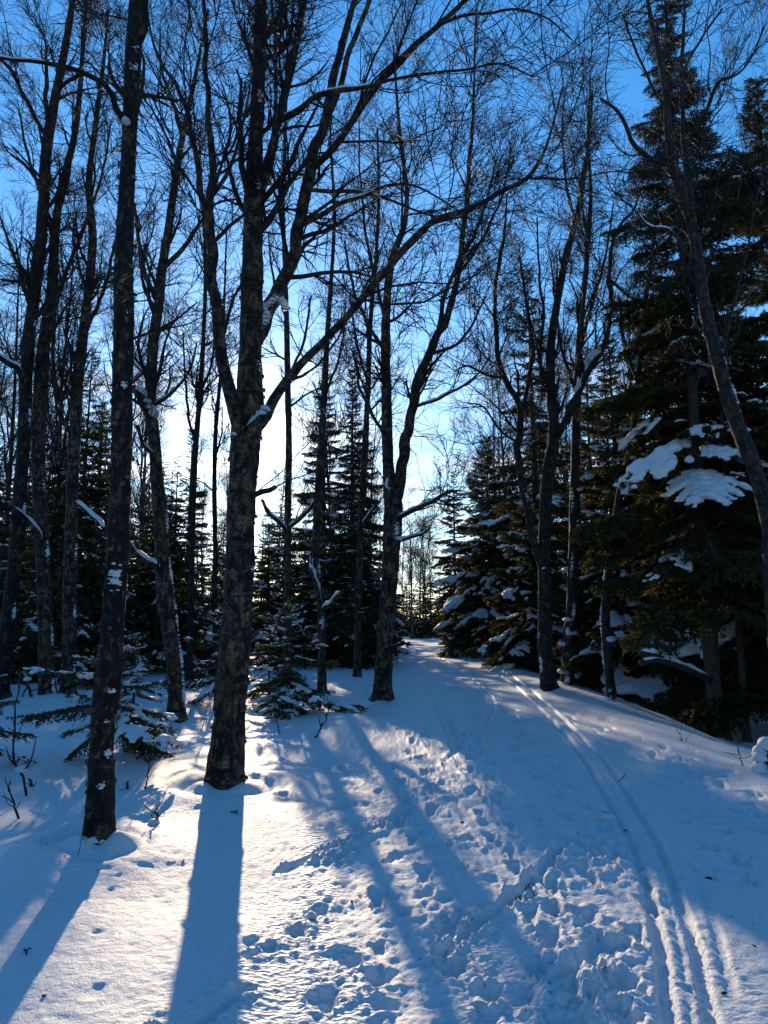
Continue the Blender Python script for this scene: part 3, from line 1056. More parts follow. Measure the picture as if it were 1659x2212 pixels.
    G = [[(826, 1512, 42, 0), (830, 1430, 37, 0), (836, 1330, 35, 0), (843, 1220, 37, 0), (848, 1140, 40, 0), (848, 1080, 40, 0), (840, 1020, 26, 0), (836, 940, 24, 0), (834, 830, 22, .1), (833, 720, 20, .1), (838, 620, 17, .2), (850, 550, 15, .2), (872, 492, 12, .3), (879, 415, 10, .4), (866, 310, 8, .4), (858, 220, 6, .5), (850, 100, 4, .5)],
         [(860, 1100, 26, 0), (868, 1040, 24, -.05), (876, 960, 23, -.1), (890, 890, 21, -.2), (908, 815, 20, -.3), (930, 762, 18, -.4), (955, 705, 16, -.5), (976, 645, 14, -.6), (988, 595, 13, -.6), (1000, 500, 11, -.7), (1010, 400, 9, -.7), (1018, 300, 7, -.8), (1024, 160, 5, -.8), (1028, 20, 3, -.8)],
         [(944, 725, 10, -.4), (962, 640, 9, -.7), (990, 570, 8, -1.), (1019, 520, 7, -1.2), (1049, 440, 5, -1.4), (1070, 350, 3, -1.6)],
         [(872, 1130, 11, 0), (900, 1100, 10, -.4), (930, 1085, 9, -.7), (965, 1065, 6, -1.1), (1000, 1060, 3, -1.4)],
         [(866, 1172, 8, 0), (890, 1158, 8, -.3), (915, 1152, 6, -.6), (930, 1140, 3, -.8)],
         [(888, 880, 8, -.2), (930, 868, 7, -.5), (980, 845, 6, -.8), (1030, 810, 4, -1.2), (1060, 770, 3, -1.5)],
         [(836, 940, 8, 0), (800, 890, 8, .3), (775, 830, 6, .5), (765, 760, 4, .6)],
         [(834, 760, 9, .1), (790, 690, 8, .4), (760, 610, 6, .6), (745, 520, 4, .7)],
         [(850, 1120, 7, 0), (838, 1070, 8, -.2), (836, 1030, 6, -.2)],
         [(835, 700, 8, .1), (812, 600, 7, 0), (790, 500, 6, -.1), (778, 380, 4, -.2), (775, 260, 3, -.2)],
         [(930, 765, 8, -.4), (985, 745, 7, -.8), (1020, 700, 5, -1.2), (1050, 640, 3, -1.5)],
         [(990, 590, 8, -.6), (1040, 520, 7, -.4), (1085, 420, 5, -.2), (1105, 320, 3, 0)]]
    traced_tree('twin-stemmed birch at the left edge of the trail, beyond the thick forked one', 'birch', G, M_BIRCH, 27, dens=2.9, peel=40,
                snow=[(3, .05, .8, 1.2), (4, .05, .8, 1.2), (5, .1, .5, 1.), (8, 0, 1, 1.4)],
                patches=[(0, .07, 0, .2, .04), (0, .2, -20, .12, .06), (0, .24, -60, .25, .06), (1, .35, -10, .12, .04)], clumps=[(862, 1165, -.15, .09)], crown_t=.4)
    Hh = [[(1190, 1492, 36, 0), (1178, 1400, 31, 0), (1178, 1300, 29, 0), (1176, 1230, 29, 0), (1178, 1100, 26, 0), (1187, 1000, 26, 0), (1197, 940, 23, 0), (1190, 840, 20, .1), (1191, 737, 18, .1), (1208, 630, 16, .2), (1224, 550, 14, .2), (1244, 475, 12, .3), (1263, 378, 9, .3), (1272, 300, 7, .3), (1280, 200, 4, .3)],
          [(1177, 1250, 17, 0), (1160, 1190, 15, -.1), (1144, 1120, 15, -.2), (1129, 1037, 15, -.3), (1118, 962, 15, -.3), (1122, 890, 14, -.3), (1106, 845, 13, -.3), (1082, 802, 12, -.4), (1073, 740, 10, -.4), (1069, 640, 8, -.5), (1088, 510, 6, -.5), (1095, 420, 3, -.5)],
          [(1196, 955, 17, 0), (1229, 897, 16, -.2), (1246, 847, 15, -.3), (1279, 787, 14, -.4), (1307, 737, 12, -.4), (1319, 655, 11, -.4), (1315, 590, 9, -.4), (1332, 500, 7, -.4), (1372, 445, 5, -.4), (1395, 360, 3, -.4)],
          [(1120, 900, 9, -.3), (1140, 830, 9, -.1), (1150, 740, 8, .1), (1135, 640, 6, .3), (1120, 540, 4, .4)],
          [(1090, 812, 7, -.4), (1050, 810, 6, -.7), (1010, 790, 5, -1.), (985, 800, 3, -1.2)],
          [(1118, 960, 6, -.3), (1080, 930, 5, -.6), (1045, 880, 4, -.9), (1010, 870, 3, -1.1)],
          [(1190, 860, 9, .1), (1165, 780, 8, .2), (1175, 690, 7, .2), (1165, 590, 5, .2), (1160, 470, 3, .2)],
          [(1262, 815, 9, -.3), (1252, 740, 9, -.5), (1262, 640, 8, -.6), (1268, 520, 6, -.6), (1255, 400, 4, -.6), (1275, 300, 3, -.6)],
          [(1318, 600, 7, -.4), (1360, 640, 7, -.6), (1385, 650, 6, -.8), (1410, 670, 5, -.9)],
          [(1244, 475, 7, .3), (1225, 400, 6, .3), (1215, 300, 4, .3), (1220, 200, 3, .3)]]
    traced_tree('crooked dark multi-stemmed alder on the right shoulder of the trail', 'alder', Hh, M_ALDER, 28, dens=2.7, name='alder_tree',
                snow=[(2, .16, .34, 1.5), (2, .38, .5, 1.3), (8, .3, .8, 1.5)], patches=[(0, .06, -150, .3, .05), (0, .10, -160, .2, .03), (1, .2, -60, .2, .03)], clumps=[(1174, 1228, -.1, .05), (1204, 910, 0, .04)], wig=.25)
    H2 = [[(1226, 1482, 28, 0), (1228, 1400, 26, 0), (1236, 1300, 24, 0), (1240, 1150, 22, 0), (1243, 1000, 20, 0), (1247, 850, 17, 0), (1254, 700, 14, 0), (1268, 560, 11, 0), (1276, 420, 8, 0), (1270, 300, 5, 0), (1275, 180, 3, 0)],
          [(1250, 760, 8, 0), (1285, 640, 7, .3), (1310, 540, 5, .4), (1325, 440, 3, .5)],
          [(1246, 860, 8, 0), (1215, 760, 7, .3), (1200, 660, 5, .4), (1190, 560, 3, .5)]]
    traced_tree('dark trunk plastered with snow lumps low down, just right of the crooked alder', 'alder', H2, M_ALDER, 29, dens=2.4, base_d=16.6, name='alder_tree',
                patches=[(0, .03, -110, .3, .09), (0, .06, -60, .4, .07), (0, .10, -120, .25, .07), (0, .13, -80, .3, .05), (0, .2, -120, .4, .03), (0, .3, -130, .5, .03), (0, .25, -60, .3, .04)],
                clumps=[(1218, 1452, -.2, .12), (1228, 1415, -.2, .10), (1216, 1392, -.2, .09), (1240, 1370, -.2, .09), (1225, 1340, -.2, .1)])
    I = [[(1322, 1494, 22, 0), (1312, 1400, 20, 0), (1308, 1320, 19, 0), (1318, 1220, 18, 0), (1330, 1130, 17, 0), (1344, 1040, 15, 0), (1362, 970, 14, 0), (1374, 880, 12, 0), (1384, 760, 11, 0), (1396, 640, 9, 0), (1415, 500, 6, 0), (1425, 380, 3, 0)],
         [(1378, 830, 7, 0), (1350, 740, 6, .2), (1335, 640, 4, .3)]]
    traced_tree('thin leaning trunk with snow stuck along its left side, before the tall spruces', 'alder', I, M_ALDER, 30, dens=2.0, base_d=13.5, name='alder_tree',
                patches=[(0, .1, 170, .4, .03), (0, .16, 180, .5, .03), (0, .24, 175, .5, .03), (0, .33, 175, .5, .03), (0, .04, -120, .2, .05)], clumps=[(1320, 1382, -.1, .09), (1368, 990, -.1, .07)])
    J = [[(1694, 1640, 40, 0), (1678, 1400, 36, 0), (1660, 1137, 33, 0), (1630, 1012, 32, 0), (1599, 937, 31, 0), (1566, 837, 29, 0), (1540, 737, 27, 0), (1518, 637, 25, 0), (1496, 490, 23, 0), (1466, 405, 20, 0), (1446, 300, 17, 0), (1438, 200, 14, 0), (1420, 100, 11, 0), (1404, 30, 9, 0), (1390, -80, 6, 0), (1380, -200, 3, 0)],
         [(1440, 362, 12, 0), (1412, 348, 11, -.2), (1389, 332, 11, -.3), (1365, 310, 10, -.4), (1350, 272, 9, -.5), (1330, 240, 8, -.6), (1297, 214, 5, -.7)],
         [(1500, 520, 16, 0), (1484, 380, 14, .4), (1476, 280, 11, .6), (1470, 160, 9, .7), (1478, 40, 6, .8), (1480, -100, 3, .9)],
         [(1480, 320, 9, .5), (1520, 250, 8, .2), (1550, 180, 7, 0), (1585, 165, 5, -.1), (1620, 130, 4, -.2), (1650, 60, 3, -.3)],
         [(1510, 590, 7, 0), (1450, 500, 6, -.3), (1400, 490, 6, -.5), (1370, 455, 4, -.6), (1330, 420, 3, -.7)],
         [(1560, 820, 9, 0), (1575, 700, 8, .4), (1610, 560, 6, .7), (1640, 400, 4, .9)],
         [(1440, 240, 7, 0), (1400, 170, 6, -.3), (1370, 100, 5, -.4), (1345, 30, 3, -.5)],
         [(1470, 170, 6, .7), (1510, 90, 5, .6), (1560, 20, 4, .5)]]
    traced_tree('bare tree leaning in from the right edge across the tall spruces', 'alder', J, M_ALDER, 31, dens=2.7, base_d=9.2, name='alder_tree',
                snow=[(4, .35, .8, 1.5)], patches=[(0, .40, -20, .25, .06), (0, .44, -10, .2, .05)], clumps=[(1612, 930, .1, .06)], wig=.25)
    # thinner trunks standing behind
    P1 = [[(620, 1440, 18, 0), (621, 1250, 16, 0), (622, 1100, 15, 0), (624, 950, 14, 0), (621, 800, 13, 0), (619, 680, 11, 0), (614, 540, 9, 0), (612, 400, 7, 0), (618, 250, 5, 0), (622, 100, 3, 0)],
          [(622, 1148, 9, 0), (600, 1128, 9, -.3), (578, 1105, 8, -.5), (565, 1080, 6, -.7)], [(628, 1142, 8, 0), (650, 1118, 8, -.3), (672, 1095, 7, -.5), (690, 1060, 4, -.7)],
          [(622, 820, 6, 0), (655, 740, 6, .3), (672, 640, 4, .5)], [(620, 690, 6, 0), (590, 600, 5, .3), (580, 500, 3, .4)]]
    traced_tree('slim birch with a snowy V of limbs, just right of the thick forked trunk', 'birch', P1, M_BIRCH, 32, spray=.5, dens=.9, base_d=17, snow=[(1, 0, 1, 1.5), (2, 0, 1, 1.5)], patches=[(0, .3, -20, .3, .04)])
    P2 = [[(772, 1462, 17, 0), (774, 1300, 16, 0), (780, 1130, 15, 0), (788, 980, 14, 0), (795, 837, 12, 0), (800, 700, 10, 0), (812, 560, 8, 0), (818, 420, 6, 0), (815, 280, 4, 0)],
          [(785, 1140, 7, 0), (800, 1110, 7, -.3), (815, 1085, 5, -.5)], [(796, 830, 6, 0), (770, 740, 5, .3), (755, 640, 3, .4)]]
    traced_tree('slim birch standing just left of the twin-stemmed trailside birch', 'birch', P2, M_BIRCH, 33, dens=2.6, base_d=18, snow=[(1, 0, 1, 1.5)])
    P3 = [[(697, 1440, 19, 0), (694, 1330, 18, 0), (682, 1230, 17, 0), (686, 1100, 16, 0), (692, 980, 15, 0), (700, 860, 13, 0), (706, 737, 11, 0), (716, 600, 9, 0), (722, 460, 7, 0), (715, 320, 5, 0), (712, 180, 3, 0)],
          [(697, 1320, 11, -.1), (683, 1275, 11, -.2), (672, 1232, 9, -.3), (664, 1200, 7, -.3)], [(700, 1322, 10, -.1), (720, 1300, 10, -.4), (738, 1275, 8, -.6)],
          [(700, 860, 6, 0), (735, 760, 5, .3), (748, 650, 3, .4)]]
    traced_tree('slim birch with a low snow-filled fork before the dark twin-topped spruces', 'birch', P3, M_BIRCH, 34, spray=.4, dens=.9, base_d=15.5, snow=[(1, 0, 1, 1.6), (2, 0, 1, 1.6)], patches=[(0, .12, -80, .2, .08), (0, .2, -20, .3, .05)])
    P4 = [[(410, 1450, 14, 0), (412, 1300, 13, 0), (416, 1140, 12, 0), (421, 987, 12, 0), (433, 837, 11, 0), (440, 720, 9, 0), (444, 580, 8, 0), (438, 440, 6, 0), (430, 300, 4, 0)],
          [(421, 960, 7, 0), (408, 900, 6, .2), (400, 820, 5, .4), (395, 720, 3, .5)], [(432, 850, 6, 0), (455, 790, 5, .2), (470, 700, 3, .4)]]
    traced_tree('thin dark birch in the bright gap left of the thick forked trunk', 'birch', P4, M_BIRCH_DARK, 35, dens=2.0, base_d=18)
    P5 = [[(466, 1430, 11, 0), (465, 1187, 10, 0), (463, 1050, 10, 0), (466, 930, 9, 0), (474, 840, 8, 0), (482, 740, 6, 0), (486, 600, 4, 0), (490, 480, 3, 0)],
          [(464, 990, 4, 0), (478, 940, 4, .2), (480, 880, 2.5, .3)]]
    traced_tree('spindly young birch hard against the left side of the thick forked trunk', 'birch', P5, M_BIRCH_DARK, 36, dens=1.6, base_d=20)


# ------------------------------------------------------------------ spruces
def bough_arrays(seed, nl=26, nspace=.013, nlen=.036, nwid=.0075, droop=.22, sub=True, subgap=.075, hang=0.0, wide=.42):
    rs = np.random.default_rng(seed)
    t = np.linspace(0, 1, 12)
    ax = np.stack([t, .03 * vnoise2(t * 3 + seed, t * 0), -droop * t ** 1.5 + .09 * t ** 4], -1)
    axr = .013 * (1 - t) + .003
    lat, latr, twl = [], [], []
    for i in range(nl):
        tt = .10 + .88 * (i + rs.random() * .6) / nl
        side = 1 if i % 2 else -1
        f = tt * 11
        k = min(int(f), 10)
        p = ax[k] * (1 - (f - k)) + ax[k + 1] * (f - k)
        tn = ax[k + 1] - ax[k]
        tn /= np.linalg.norm(tn)
        ang = R(58 - 18 * tt + rs.normal() * 6)
        ln = (.10 + wide * (1 - tt) ** .75 * min(1, .35 + tt * 3)) * rs.uniform(.75, 1.1)
        d = tn * math.cos(ang) + np.array([0, side, 0]) * math.sin(ang)
        s = np.linspace(0, 1, 6)[:, None]
        q = p + d * ln * s + np.array([.12, 0, 0]) * ln * s ** 2 + np.array([0, 0, -.22 - hang]) * ln * s ** 1.6 + rs.normal(size=3) * .02 * s
        lat.append(q)
        latr.append(.0055 * (1 - s[:, 0]) + .002)
        if sub:
            m = int(ln / subgap)
            for j in range(m):
                u = (.15 + .8 * (j + rs.random() * .5) / max(m, 1))
                g = u * 5
                kk = min(int(g), 4)
                pp = q[kk] * (1 - (g - kk)) + q[kk + 1] * (g - kk)
                td = nrm(q[kk + 1] - q[kk])
                sd = np.cross(td, [0, 0, 1.0]) * (1 if j % 2 else -1)
                aa = R(46 + rs.normal() * 8)
                l2 = (.06 + .30 * ln * (1 - u)) * rs.uniform(.8, 1.2)
                dd = td * math.cos(aa) + sd * math.sin(aa) + np.array([0, 0, -hang * 1.2 + rs.normal() * .12])
                ss = np.linspace(0, 1, 6)[:, None]
                twl.append(pp + dd * l2 * ss + np.array([0, 0, -.18 - hang]) * l2 * ss ** 2)
    lat, latr = np.array(lat), np.array(latr)
    acc = Acc()
    acc.add(*tubes(ax[None], axr[None], 5), 0)
    acc.add(*tubes(lat, latr, 3), 0)
    tw = np.concatenate([lat, np.array(twl)]) if twl else lat
    # needles
    seg = np.linalg.norm(np.diff(tw, axis=1), axis=2).sum(1)
    cnt = np.maximum(3, (seg / nspace).astype(int))
    ti = np.repeat(np.arange(len(tw)), cnt)
    n = len(ti)
    u = rs.random(n) * 5 * .999
    i = u.astype(int)
    w = (u - i)[:, None]
    p = tw[ti, i] * (1 - w) + tw[ti, i + 1] * w
    tn = nrm(tw[ti, i + 1] - tw[ti, i])
    pr = rs.normal(size=(n, 3)) + np.array([0, 0, .35])
    pr = nrm(pr - (pr * tn).sum(1, keepdims=True) * tn)
    d = nrm(.62 * tn + .8 * pr)
    sdv = nrm(np.cross(d, rs.normal(size=(n, 3)))) * nwid
    ln = (nlen * rs.uniform(.7, 1.25, n))[:, None]
    # thin blade: two triangles sharing the middle edge
    V = np.stack([p - d * .004, p + d * ln * .45 + sdv, p + d * ln, p + d * ln * .45 - sdv], 1).reshape(-1, 3)
    F = np.arange(4 * n).reshape(-1, 4)
    acc.add(V, F, 1)
    return acc, ax, lat


def snow_on_bough(ax, lat, seed, amount, fat, voxel, lift=.22):
    """lumps of snow along the twigs melted together"""
    rs = np.random.default_rng(seed + 900)
    acc = Acc()
    base_cut = .2
    pts = []
    for t in np.linspace(.25, 1.0, 16):
        f = min(t * 11, 10.99)
        k = int(f)
        pts.append((ax[k] * (1 - f + k) + ax[k + 1] * (f - k), fat * rs.uniform(.8, 1.3)))
    for q in lat:
        m = max(2, int(np.linalg.norm(q[-1] - q[0]) / (fat * .75)))
        for s in np.linspace(.15, 1, m):
            f = min(s * 5, 4.99)
            k = int(f)
            pts.append((q[k] * (1 - f + k) + q[k + 1] * (f - k), fat * rs.uniform(.6, 1.05) * (1.1 - .35 * s)))
    off = rs.random(2) * 40
    for p, r in pts:
        g = float(vnoise2(np.array(p[0] * 5.5 + off[0]), np.array(p[1] * 5.5 + off[1]))) * .5 + .5
        if g > amount:
            continue
        V, F = LOW_ARR[int(rs.integers(4))]
        acc.add(V * np.array([r * 1.15, r * 1.15, r * 1.35]) + p + np.array([0, 0, r * lift]), F)
    if not acc.V:
        V, F = LOW_ARR[0]
        acc.add(V * fat + ax[8], F)
    me = acc.mesh('snow_pad', [M_SNOW])
    if voxel:
        o = bpy.data.objects.new('tmp', me)
        COL.objects.link(o)
        md = o.modifiers.new('r', 'REMESH')
        md.mode = 'VOXEL'
        md.voxel_size = voxel
        ms = o.modifiers.new('s', 'SMOOTH')
        ms.iterations = 3
        dg = bpy.context.evaluated_depsgraph_get()
        me2 = bpy.data.meshes.new_from_object(o.evaluated_get(dg))
        me2.materials.clear()
        me2.materials.append(M_SNOW)
        me2.shade_smooth()
        bpy.data.objects.remove(o)
        return me2
    return me


BOUGHS = []          # (bough mesh, light snow, heavy snow)
for s_ in range(5):
    acc_, ax_, lat_ = bough_arrays(40 + s_, droop=.16 + .05 * s_, hang=.08 * (s_ % 3))
    BOUGHS.append((acc_.mesh('bough', [M_SPRUCEBARK, M_NEEDLE], False), snow_on_bough(ax_, lat_, s_, .33, .036, .016), snow_on_bough(ax_, lat_, s_ + 30, .52, .045, .016)))
PLATES = []          # boughs wholly buried in snow
for s_ in range(3):
    acc_, ax_, lat_ = bough_arrays(60 + s_, droop=.45, hang=.12, nl=18, wide=.5)
    PLATES.append((acc_.mesh('bough', [M_SPRUCEBARK, M_NEEDLE], False), snow_on_bough(ax_, lat_, s_ + 60, .80, .072, .016, .4)))
FAR_BOUGHS = []
for s_ in range(4):
    acc_, ax_, lat_ = bough_arrays(80 + s_, nl=15, nspace=.048, nlen=.10, nwid=.027, droop=.2 + .05 * s_, subgap=.14)
    sn_ = snow_on_bough(ax_, lat_, s_ + 80, .30, .042, 0)
    FAR_BOUGHS.append((np.concatenate(acc_.V), acc_.F, np.concatenate(acc_.M), mesh_arrays(sn_)))


def bough_plan(h, rad, n, z0, rs, up_top=38, down_low=-12, power=.85, irregular=.18):
    """where the boughs of a spruce leave its trunk"""
    out = []
    for i in range(n):
        u = (i + rs.random()) / n
        z = z0 + (h - z0) * (1 - (1 - u) ** 1.25) * .985
        f = 1 - (z - z0) / (h - z0)
        az_ = (i * 2.39996 + rs.normal() * .35) % (2 * math.pi)
        g = float(vnoise2(np.array(z * .8 + rad * 37), np.array(2.2 * math.cos(az_) + 1.4 * math.sin(az_) + h * 3)))
        ln = max(.22, rad * f ** power * (1 + irregular * rs.normal()) * (1 + .38 * g))
        if rs.random() < .08:
            ln *= .5
        pitch = R(down_low + (up_top - down_low) * (1 - f) ** 1.3 + rs.normal() * 7)
        out.append((z, ln, az_, pitch))
    return out


BOUGHS_MID = []      # the same, with heavier foliage, for full-grown trees
for s_ in range(5):
    acc_, ax_, lat_ = bough_arrays(140 + s_, nl=30, nspace=.0125, nlen=.050, nwid=.0095, droop=.16 + .05 * s_, hang=.10 * (s_ % 3), wide=.5)
    BOUGHS_MID.append((acc_.mesh('bough', [M_SPRUCEBARK, M_NEEDLE], False), snow_on_bough(ax_, lat_, s_ + 140, .36, .050, .018, .6), snow_on_bough(ax_, lat_, s_ + 170, .50, .062, .018, .6)))


def spruce(label, x, y, h, rad, n, seed, z0=.5, snow_p=.35, heavy_p=.1, group=None, name='spruce_tree', trunk_r=None, cat='spruce', lean=(0, 0), power=.85, plates=(), skip=None):
    rs = np.random.default_rng(seed)
    z = float(H0(x, y))
    root = link(name, None, loc=(x, y, z))
    tag(root, label, cat, group)
    tr = trunk_r or h * .0115
    K = 30
    s = np.linspace(0, 1, K)
    P = np.stack([lean[0] * s ** 1.5 + .02 * vnoise2(s * 4 + seed, s * 0), lean[1] * s ** 1.5, -.12 + s * (h + .12)], -1)
    Rd = tr * (1 - s) ** .9 + .006
    Rd = Rd * (1 + .3 * np.exp(-np.maximum(P[:, 2], 0) / .15))
    link('trunk', stem_mesh('trunk', P, Rd, 12, .10, [M_SPRUCEBARK], rs), root)
    for (bz, ln, az, pitch) in bough_plan(h, rad, n, z0, rs, power=power):
        if skip and skip(bz, az):
            continue
        k = int(rs.integers(len(BOUGHS)))
        bm, s1, s2 = (BOUGHS_MID if h > 3 else BOUGHS)[k]
        o = link('bough', bm, root, loc=(lean[0] * (bz / h) ** 1.5, lean[1] * (bz / h) ** 1.5, bz))
        o.rotation_euler = (rs.normal() * .12, -pitch, az)
        o.scale = (ln, ln * rs.uniform(.8, 1.05), ln)
        q = rs.random()
        if q < snow_p + heavy_p:
            link('snow', s2 if q < heavy_p else s1, o, kind='stuff')
    for (bz, ln, azd, pit, k, wy) in plates:
        o = link('bough', PLATES[k][0], root, loc=(0, 0, bz))
        o.rotation_euler = (0, -R(pit), R(azd))
        o.scale = (ln, ln * wy, ln)
        link('snow', PLATES[k][1], o, kind='stuff')
    TREE_BASES.append((x, y, tr))
    return root


def xy(px, py, d):
    p = at(px, py, d)
    return p[0], p[1]


def build_spruces():
    x, y = ground_at(1547, 1592)[:2]
    spruce('tall dark spruce at right with big snow-covered boughs facing the trail', x, y, 14.6, 1.9, 190, 1, z0=2.1, snow_p=.24, heavy_p=.04, trunk_r=.125, power=.9, skip=lambda z, a: 3.7 < z < 6.3 and R(195) < a < R(318),
           plates=[(4.25, 1.3, 250, -8, 0, 1.25), (4.75, 1.9, 213, -4, 1, .55), (4.7, 1.0, 292, -2, 2, .9)])
    spruce('thin dark trunk close beside the tall spruce at the right, sparse boughs above', x + .42, y - .12, 9.0, 1.1, 40, 2, z0=3.0, snow_p=.3, trunk_r=.055)
    a, b = xy(1752, 1500, 12.6)
    spruce('broad dark spruce cut by the right edge of the frame', a, b, 12.3, 2.1, 180, 3, z0=.9, snow_p=.3, heavy_p=.08, power=.7)
    a, b = xy(1470, 1480, 17)
    spruce('tall dark spruce behind the snow-bough spruce, its foot in deep shade', a, b, 10.0, 2.0, 130, 4, z0=.8, snow_p=.3, heavy_p=.05, power=.7)
    a, b = xy(1350, 1440, 16.5)
    spruce('spruce right of the crooked alder, sunlit olive tips and broad snowy tiers', a, b, 8.6, 1.7, 120, 5, z0=.8, snow_p=.4, heavy_p=.22)
    a, b = xy(1296, 1440, 21.5)
    spruce('dark spruce closing the gap between crooked alder and thin leaning trunk', a, b, 10.2, 1.6, 110, 22, z0=.5, snow_p=.35, heavy_p=.1)
    a, b = xy(1168, 1440, 25)
    spruce('tall narrow spruce rising behind the crooked alder', a, b, 14.6, 1.9, 130, 6, z0=.5, snow_p=.3, heavy_p=.05, power=.8)
    a, b = xy(1062, 1420, 28)
    spruce('bushy spruce hanging over the right side of the trail, snow on drooping tips', a, b, 8.6, 2.0, 170, 7, z0=.15, snow_p=.45, heavy_p=.25, power=.7)
    a, b = xy(1150, 1440, 21)
    spruce('low olive spruce with snow-tipped boughs left of the crooked alder', a, b, 5.2, 1.6, 110, 8, z0=.2, snow_p=.45, heavy_p=.2, power=.7)
    a, b = xy(985, 1400, 37)
    spruce('small sharp-topped spruce at the far bend, right side of the trail', a, b, 8.9, 1.5, 130, 9, z0=.1, snow_p=.4, heavy_p=.1)
    a, b = xy(694, 1440, 32)
    spruce('dark twin spruce, left top of the pair behind the trailside birch', a, b, 13.2, 1.9, 200, 10, z0=.3, snow_p=.38, heavy_p=.1)
    a, b = xy(757, 1440, 25)
    spruce('dark twin spruce, right top of the pair behind the trailside birch', a, b, 10.3, 1.6, 180, 11, z0=.3, snow_p=.38, heavy_p=.1)
    a, b = xy(828, 1410, 29)
    spruce('low snowy spruce reaching over the trail behind the twin-stemmed birch', a, b, 4.0, 1.1, 70, 12, z0=.1, snow_p=.4, heavy_p=.4)
    x, y = ground_at(622, 1552)[:2]
    spruce('young snow-laden spruce right of the thick forked trunk', x, y + .3, 1.75, .9, 50, 13, z0=.12, snow_p=.45, heavy_p=.4, name='young_spruce', power=.75)
    x, y = ground_at(565, 1540)[:2]
    spruce('small snow-laden spruce peeking out from behind the thick forked trunk', x, y + .8, 1.6, .7, 36, 14, z0=.12, snow_p=.4, heavy_p=.5, name='young_spruce')
    x, y = ground_at(452, 1535)[:2]
    spruce('young spruce with snowy tiers left of the thick forked trunk', x, y + .5, 1.65, .8, 36, 15, z0=.2, snow_p=.4, heavy_p=.45, name='young_spruce')
    x, y = ground_at(228, 1648)[:2]
    spruce('young spruce spreading low boughs behind the slim shaggy birch', x, y, 1.15, .95, 26, 16, z0=.3, snow_p=.3, heavy_p=.35, name='young_spruce', power=.6, trunk_r=.02)
    x, y = ground_at(285, 1545)[:2]
    spruce('small snow-clad spruce between the slim shaggy birch and the leaning birch', x, y, 1.3, .65, 34, 17, z0=.2, snow_p=.4, heavy_p=.5, name='young_spruce')
    x, y = ground_at(-55, 1660)[:2]
    spruce('young spruce poking its tips in at the left edge', x, y, 1.15, .62, 20, 18, z0=.2, snow_p=.3, heavy_p=.2, name='young_spruce')
    a, b = xy(395, 1440, 27)
    spruce('pointed spruce in the bright gap between leaning birch and forked birch', a, b, 8.6, 1.3, 110, 19, z0=.3, snow_p=.35, heavy_p=.05)
    a, b = xy(575, 1440, 24)
    spruce('short spruce under the sun glare right of the forked trunk', a, b, 4.6, 1.3, 80, 20, z0=.1, snow_p=.4, heavy_p=.2)
    a, b = xy(490, 1440, 24)
    spruce('short spruce in the glare just left of the forked trunk', a, b, 4.2, 1.3, 70, 21, z0=.1, snow_p=.4, heavy_p=.2)


# ------------------------------------------------------------------ background trees, one mesh set per kind
def far_birch(seed, h):
    rs = np.random.default_rng(seed)
    K = 40
    s = np.linspace(0, 1, K)
    P = np.stack([.35 * vnoise2(s * 2.2 + seed, s * 0 + 2) * s, .35 * vnoise2(s * 2.2 + seed * 3, s * 0 + 8) * s, s * h - .1], -1)
    Rd = (.0064 * h) * (1 - s) ** .85 + .006
    trunk = stem_mesh('trunk', P, Rd, 8, .04, [M_BIRCH_FAR if seed % 3 else M_BIRCH], rs)
    Q, r1 = spawn(P[None], Rd[None], 24, .28, .97, (34, 8), (.16 * h, .30 * h), 12, .10, .10, .55, .007, rs, .6)
    acc = Acc()
    acc.add(*tubes(Q, r1, 5))
    limbs = [(Q[i], r1[i], .1) for i in range(len(Q))] + [(P, Rd, .6)]
    me = crown_mesh('crown', limbs, rs, 1.75, 22, (6, 6), l1=(.5, 1.6), l2=(.3, 1.0), l3=(.18, .55), up1=.08, wig=.16, extra=acc)
    # a little snow caught on limbs
    sacc = Acc()
    for i in rs.choice(len(Q), 9, replace=False):
        V, F = snow_strip(Q[i], r1[i], .0, .35, rs, 1.4, 12)
        sacc.add(V, F)
    return trunk, me, sacc.mesh('snow', [M_SNOW])


def far_spruce(seed, h, rad, n):
    rs = np.random.default_rng(seed)
    K = 16
    s = np.linspace(0, 1, K)
    P = np.stack([s * 0, s * 0, s * (h + .1) - .1], -1)
    trunk = stem_mesh('trunk', P, h * .011 * (1 - s) + .008, 8, .08, [M_SPRUCEBARK], rs)
    acc, sacc = Acc(), Acc()
    for (z, ln, az, pitch) in bough_plan(h, rad, n, .25, rs):
        V, Fs, Ms, (sv, sf) = FAR_BOUGHS[int(rs.integers(4))]
        ca, sa, c2, s2 = math.cos(az), math.sin(az), math.cos(pitch), math.sin(pitch)
        A = np.array([[ca, -sa, 0], [sa, ca, 0], [0, 0, 1]]) @ np.array([[c2, 0, -s2], [0, 1, 0], [s2, 0, c2]]) * ln
        W = V @ A.T + np.array([0, 0, z])
        k = acc.n
        acc.V.append(W)
        for f in Fs:
            acc.F.append(f + k)
        acc.M.append(Ms)
        acc.n += len(W)
        if rs.random() < .55:
            sacc.add(sv @ A.T + np.array([0, 0, z]), sf)
    return trunk, acc.mesh('crown', [M_SPRUCEBARK, M_NEEDLE], False), sacc.mesh('snow', [M_SNOW])


ORD = ['first', 'second', 'third', 'fourth', 'fifth', 'sixth', 'seventh', 'eighth', 'ninth', 'tenth', 'eleventh', 'twelfth', 'thirteenth', 'fourteenth', 'fifteenth', 'sixteenth', 'seventeenth', 'eighteenth', 'nineteenth', 'twentieth', 'twenty-first', 'twenty-second', 'twenty-third']


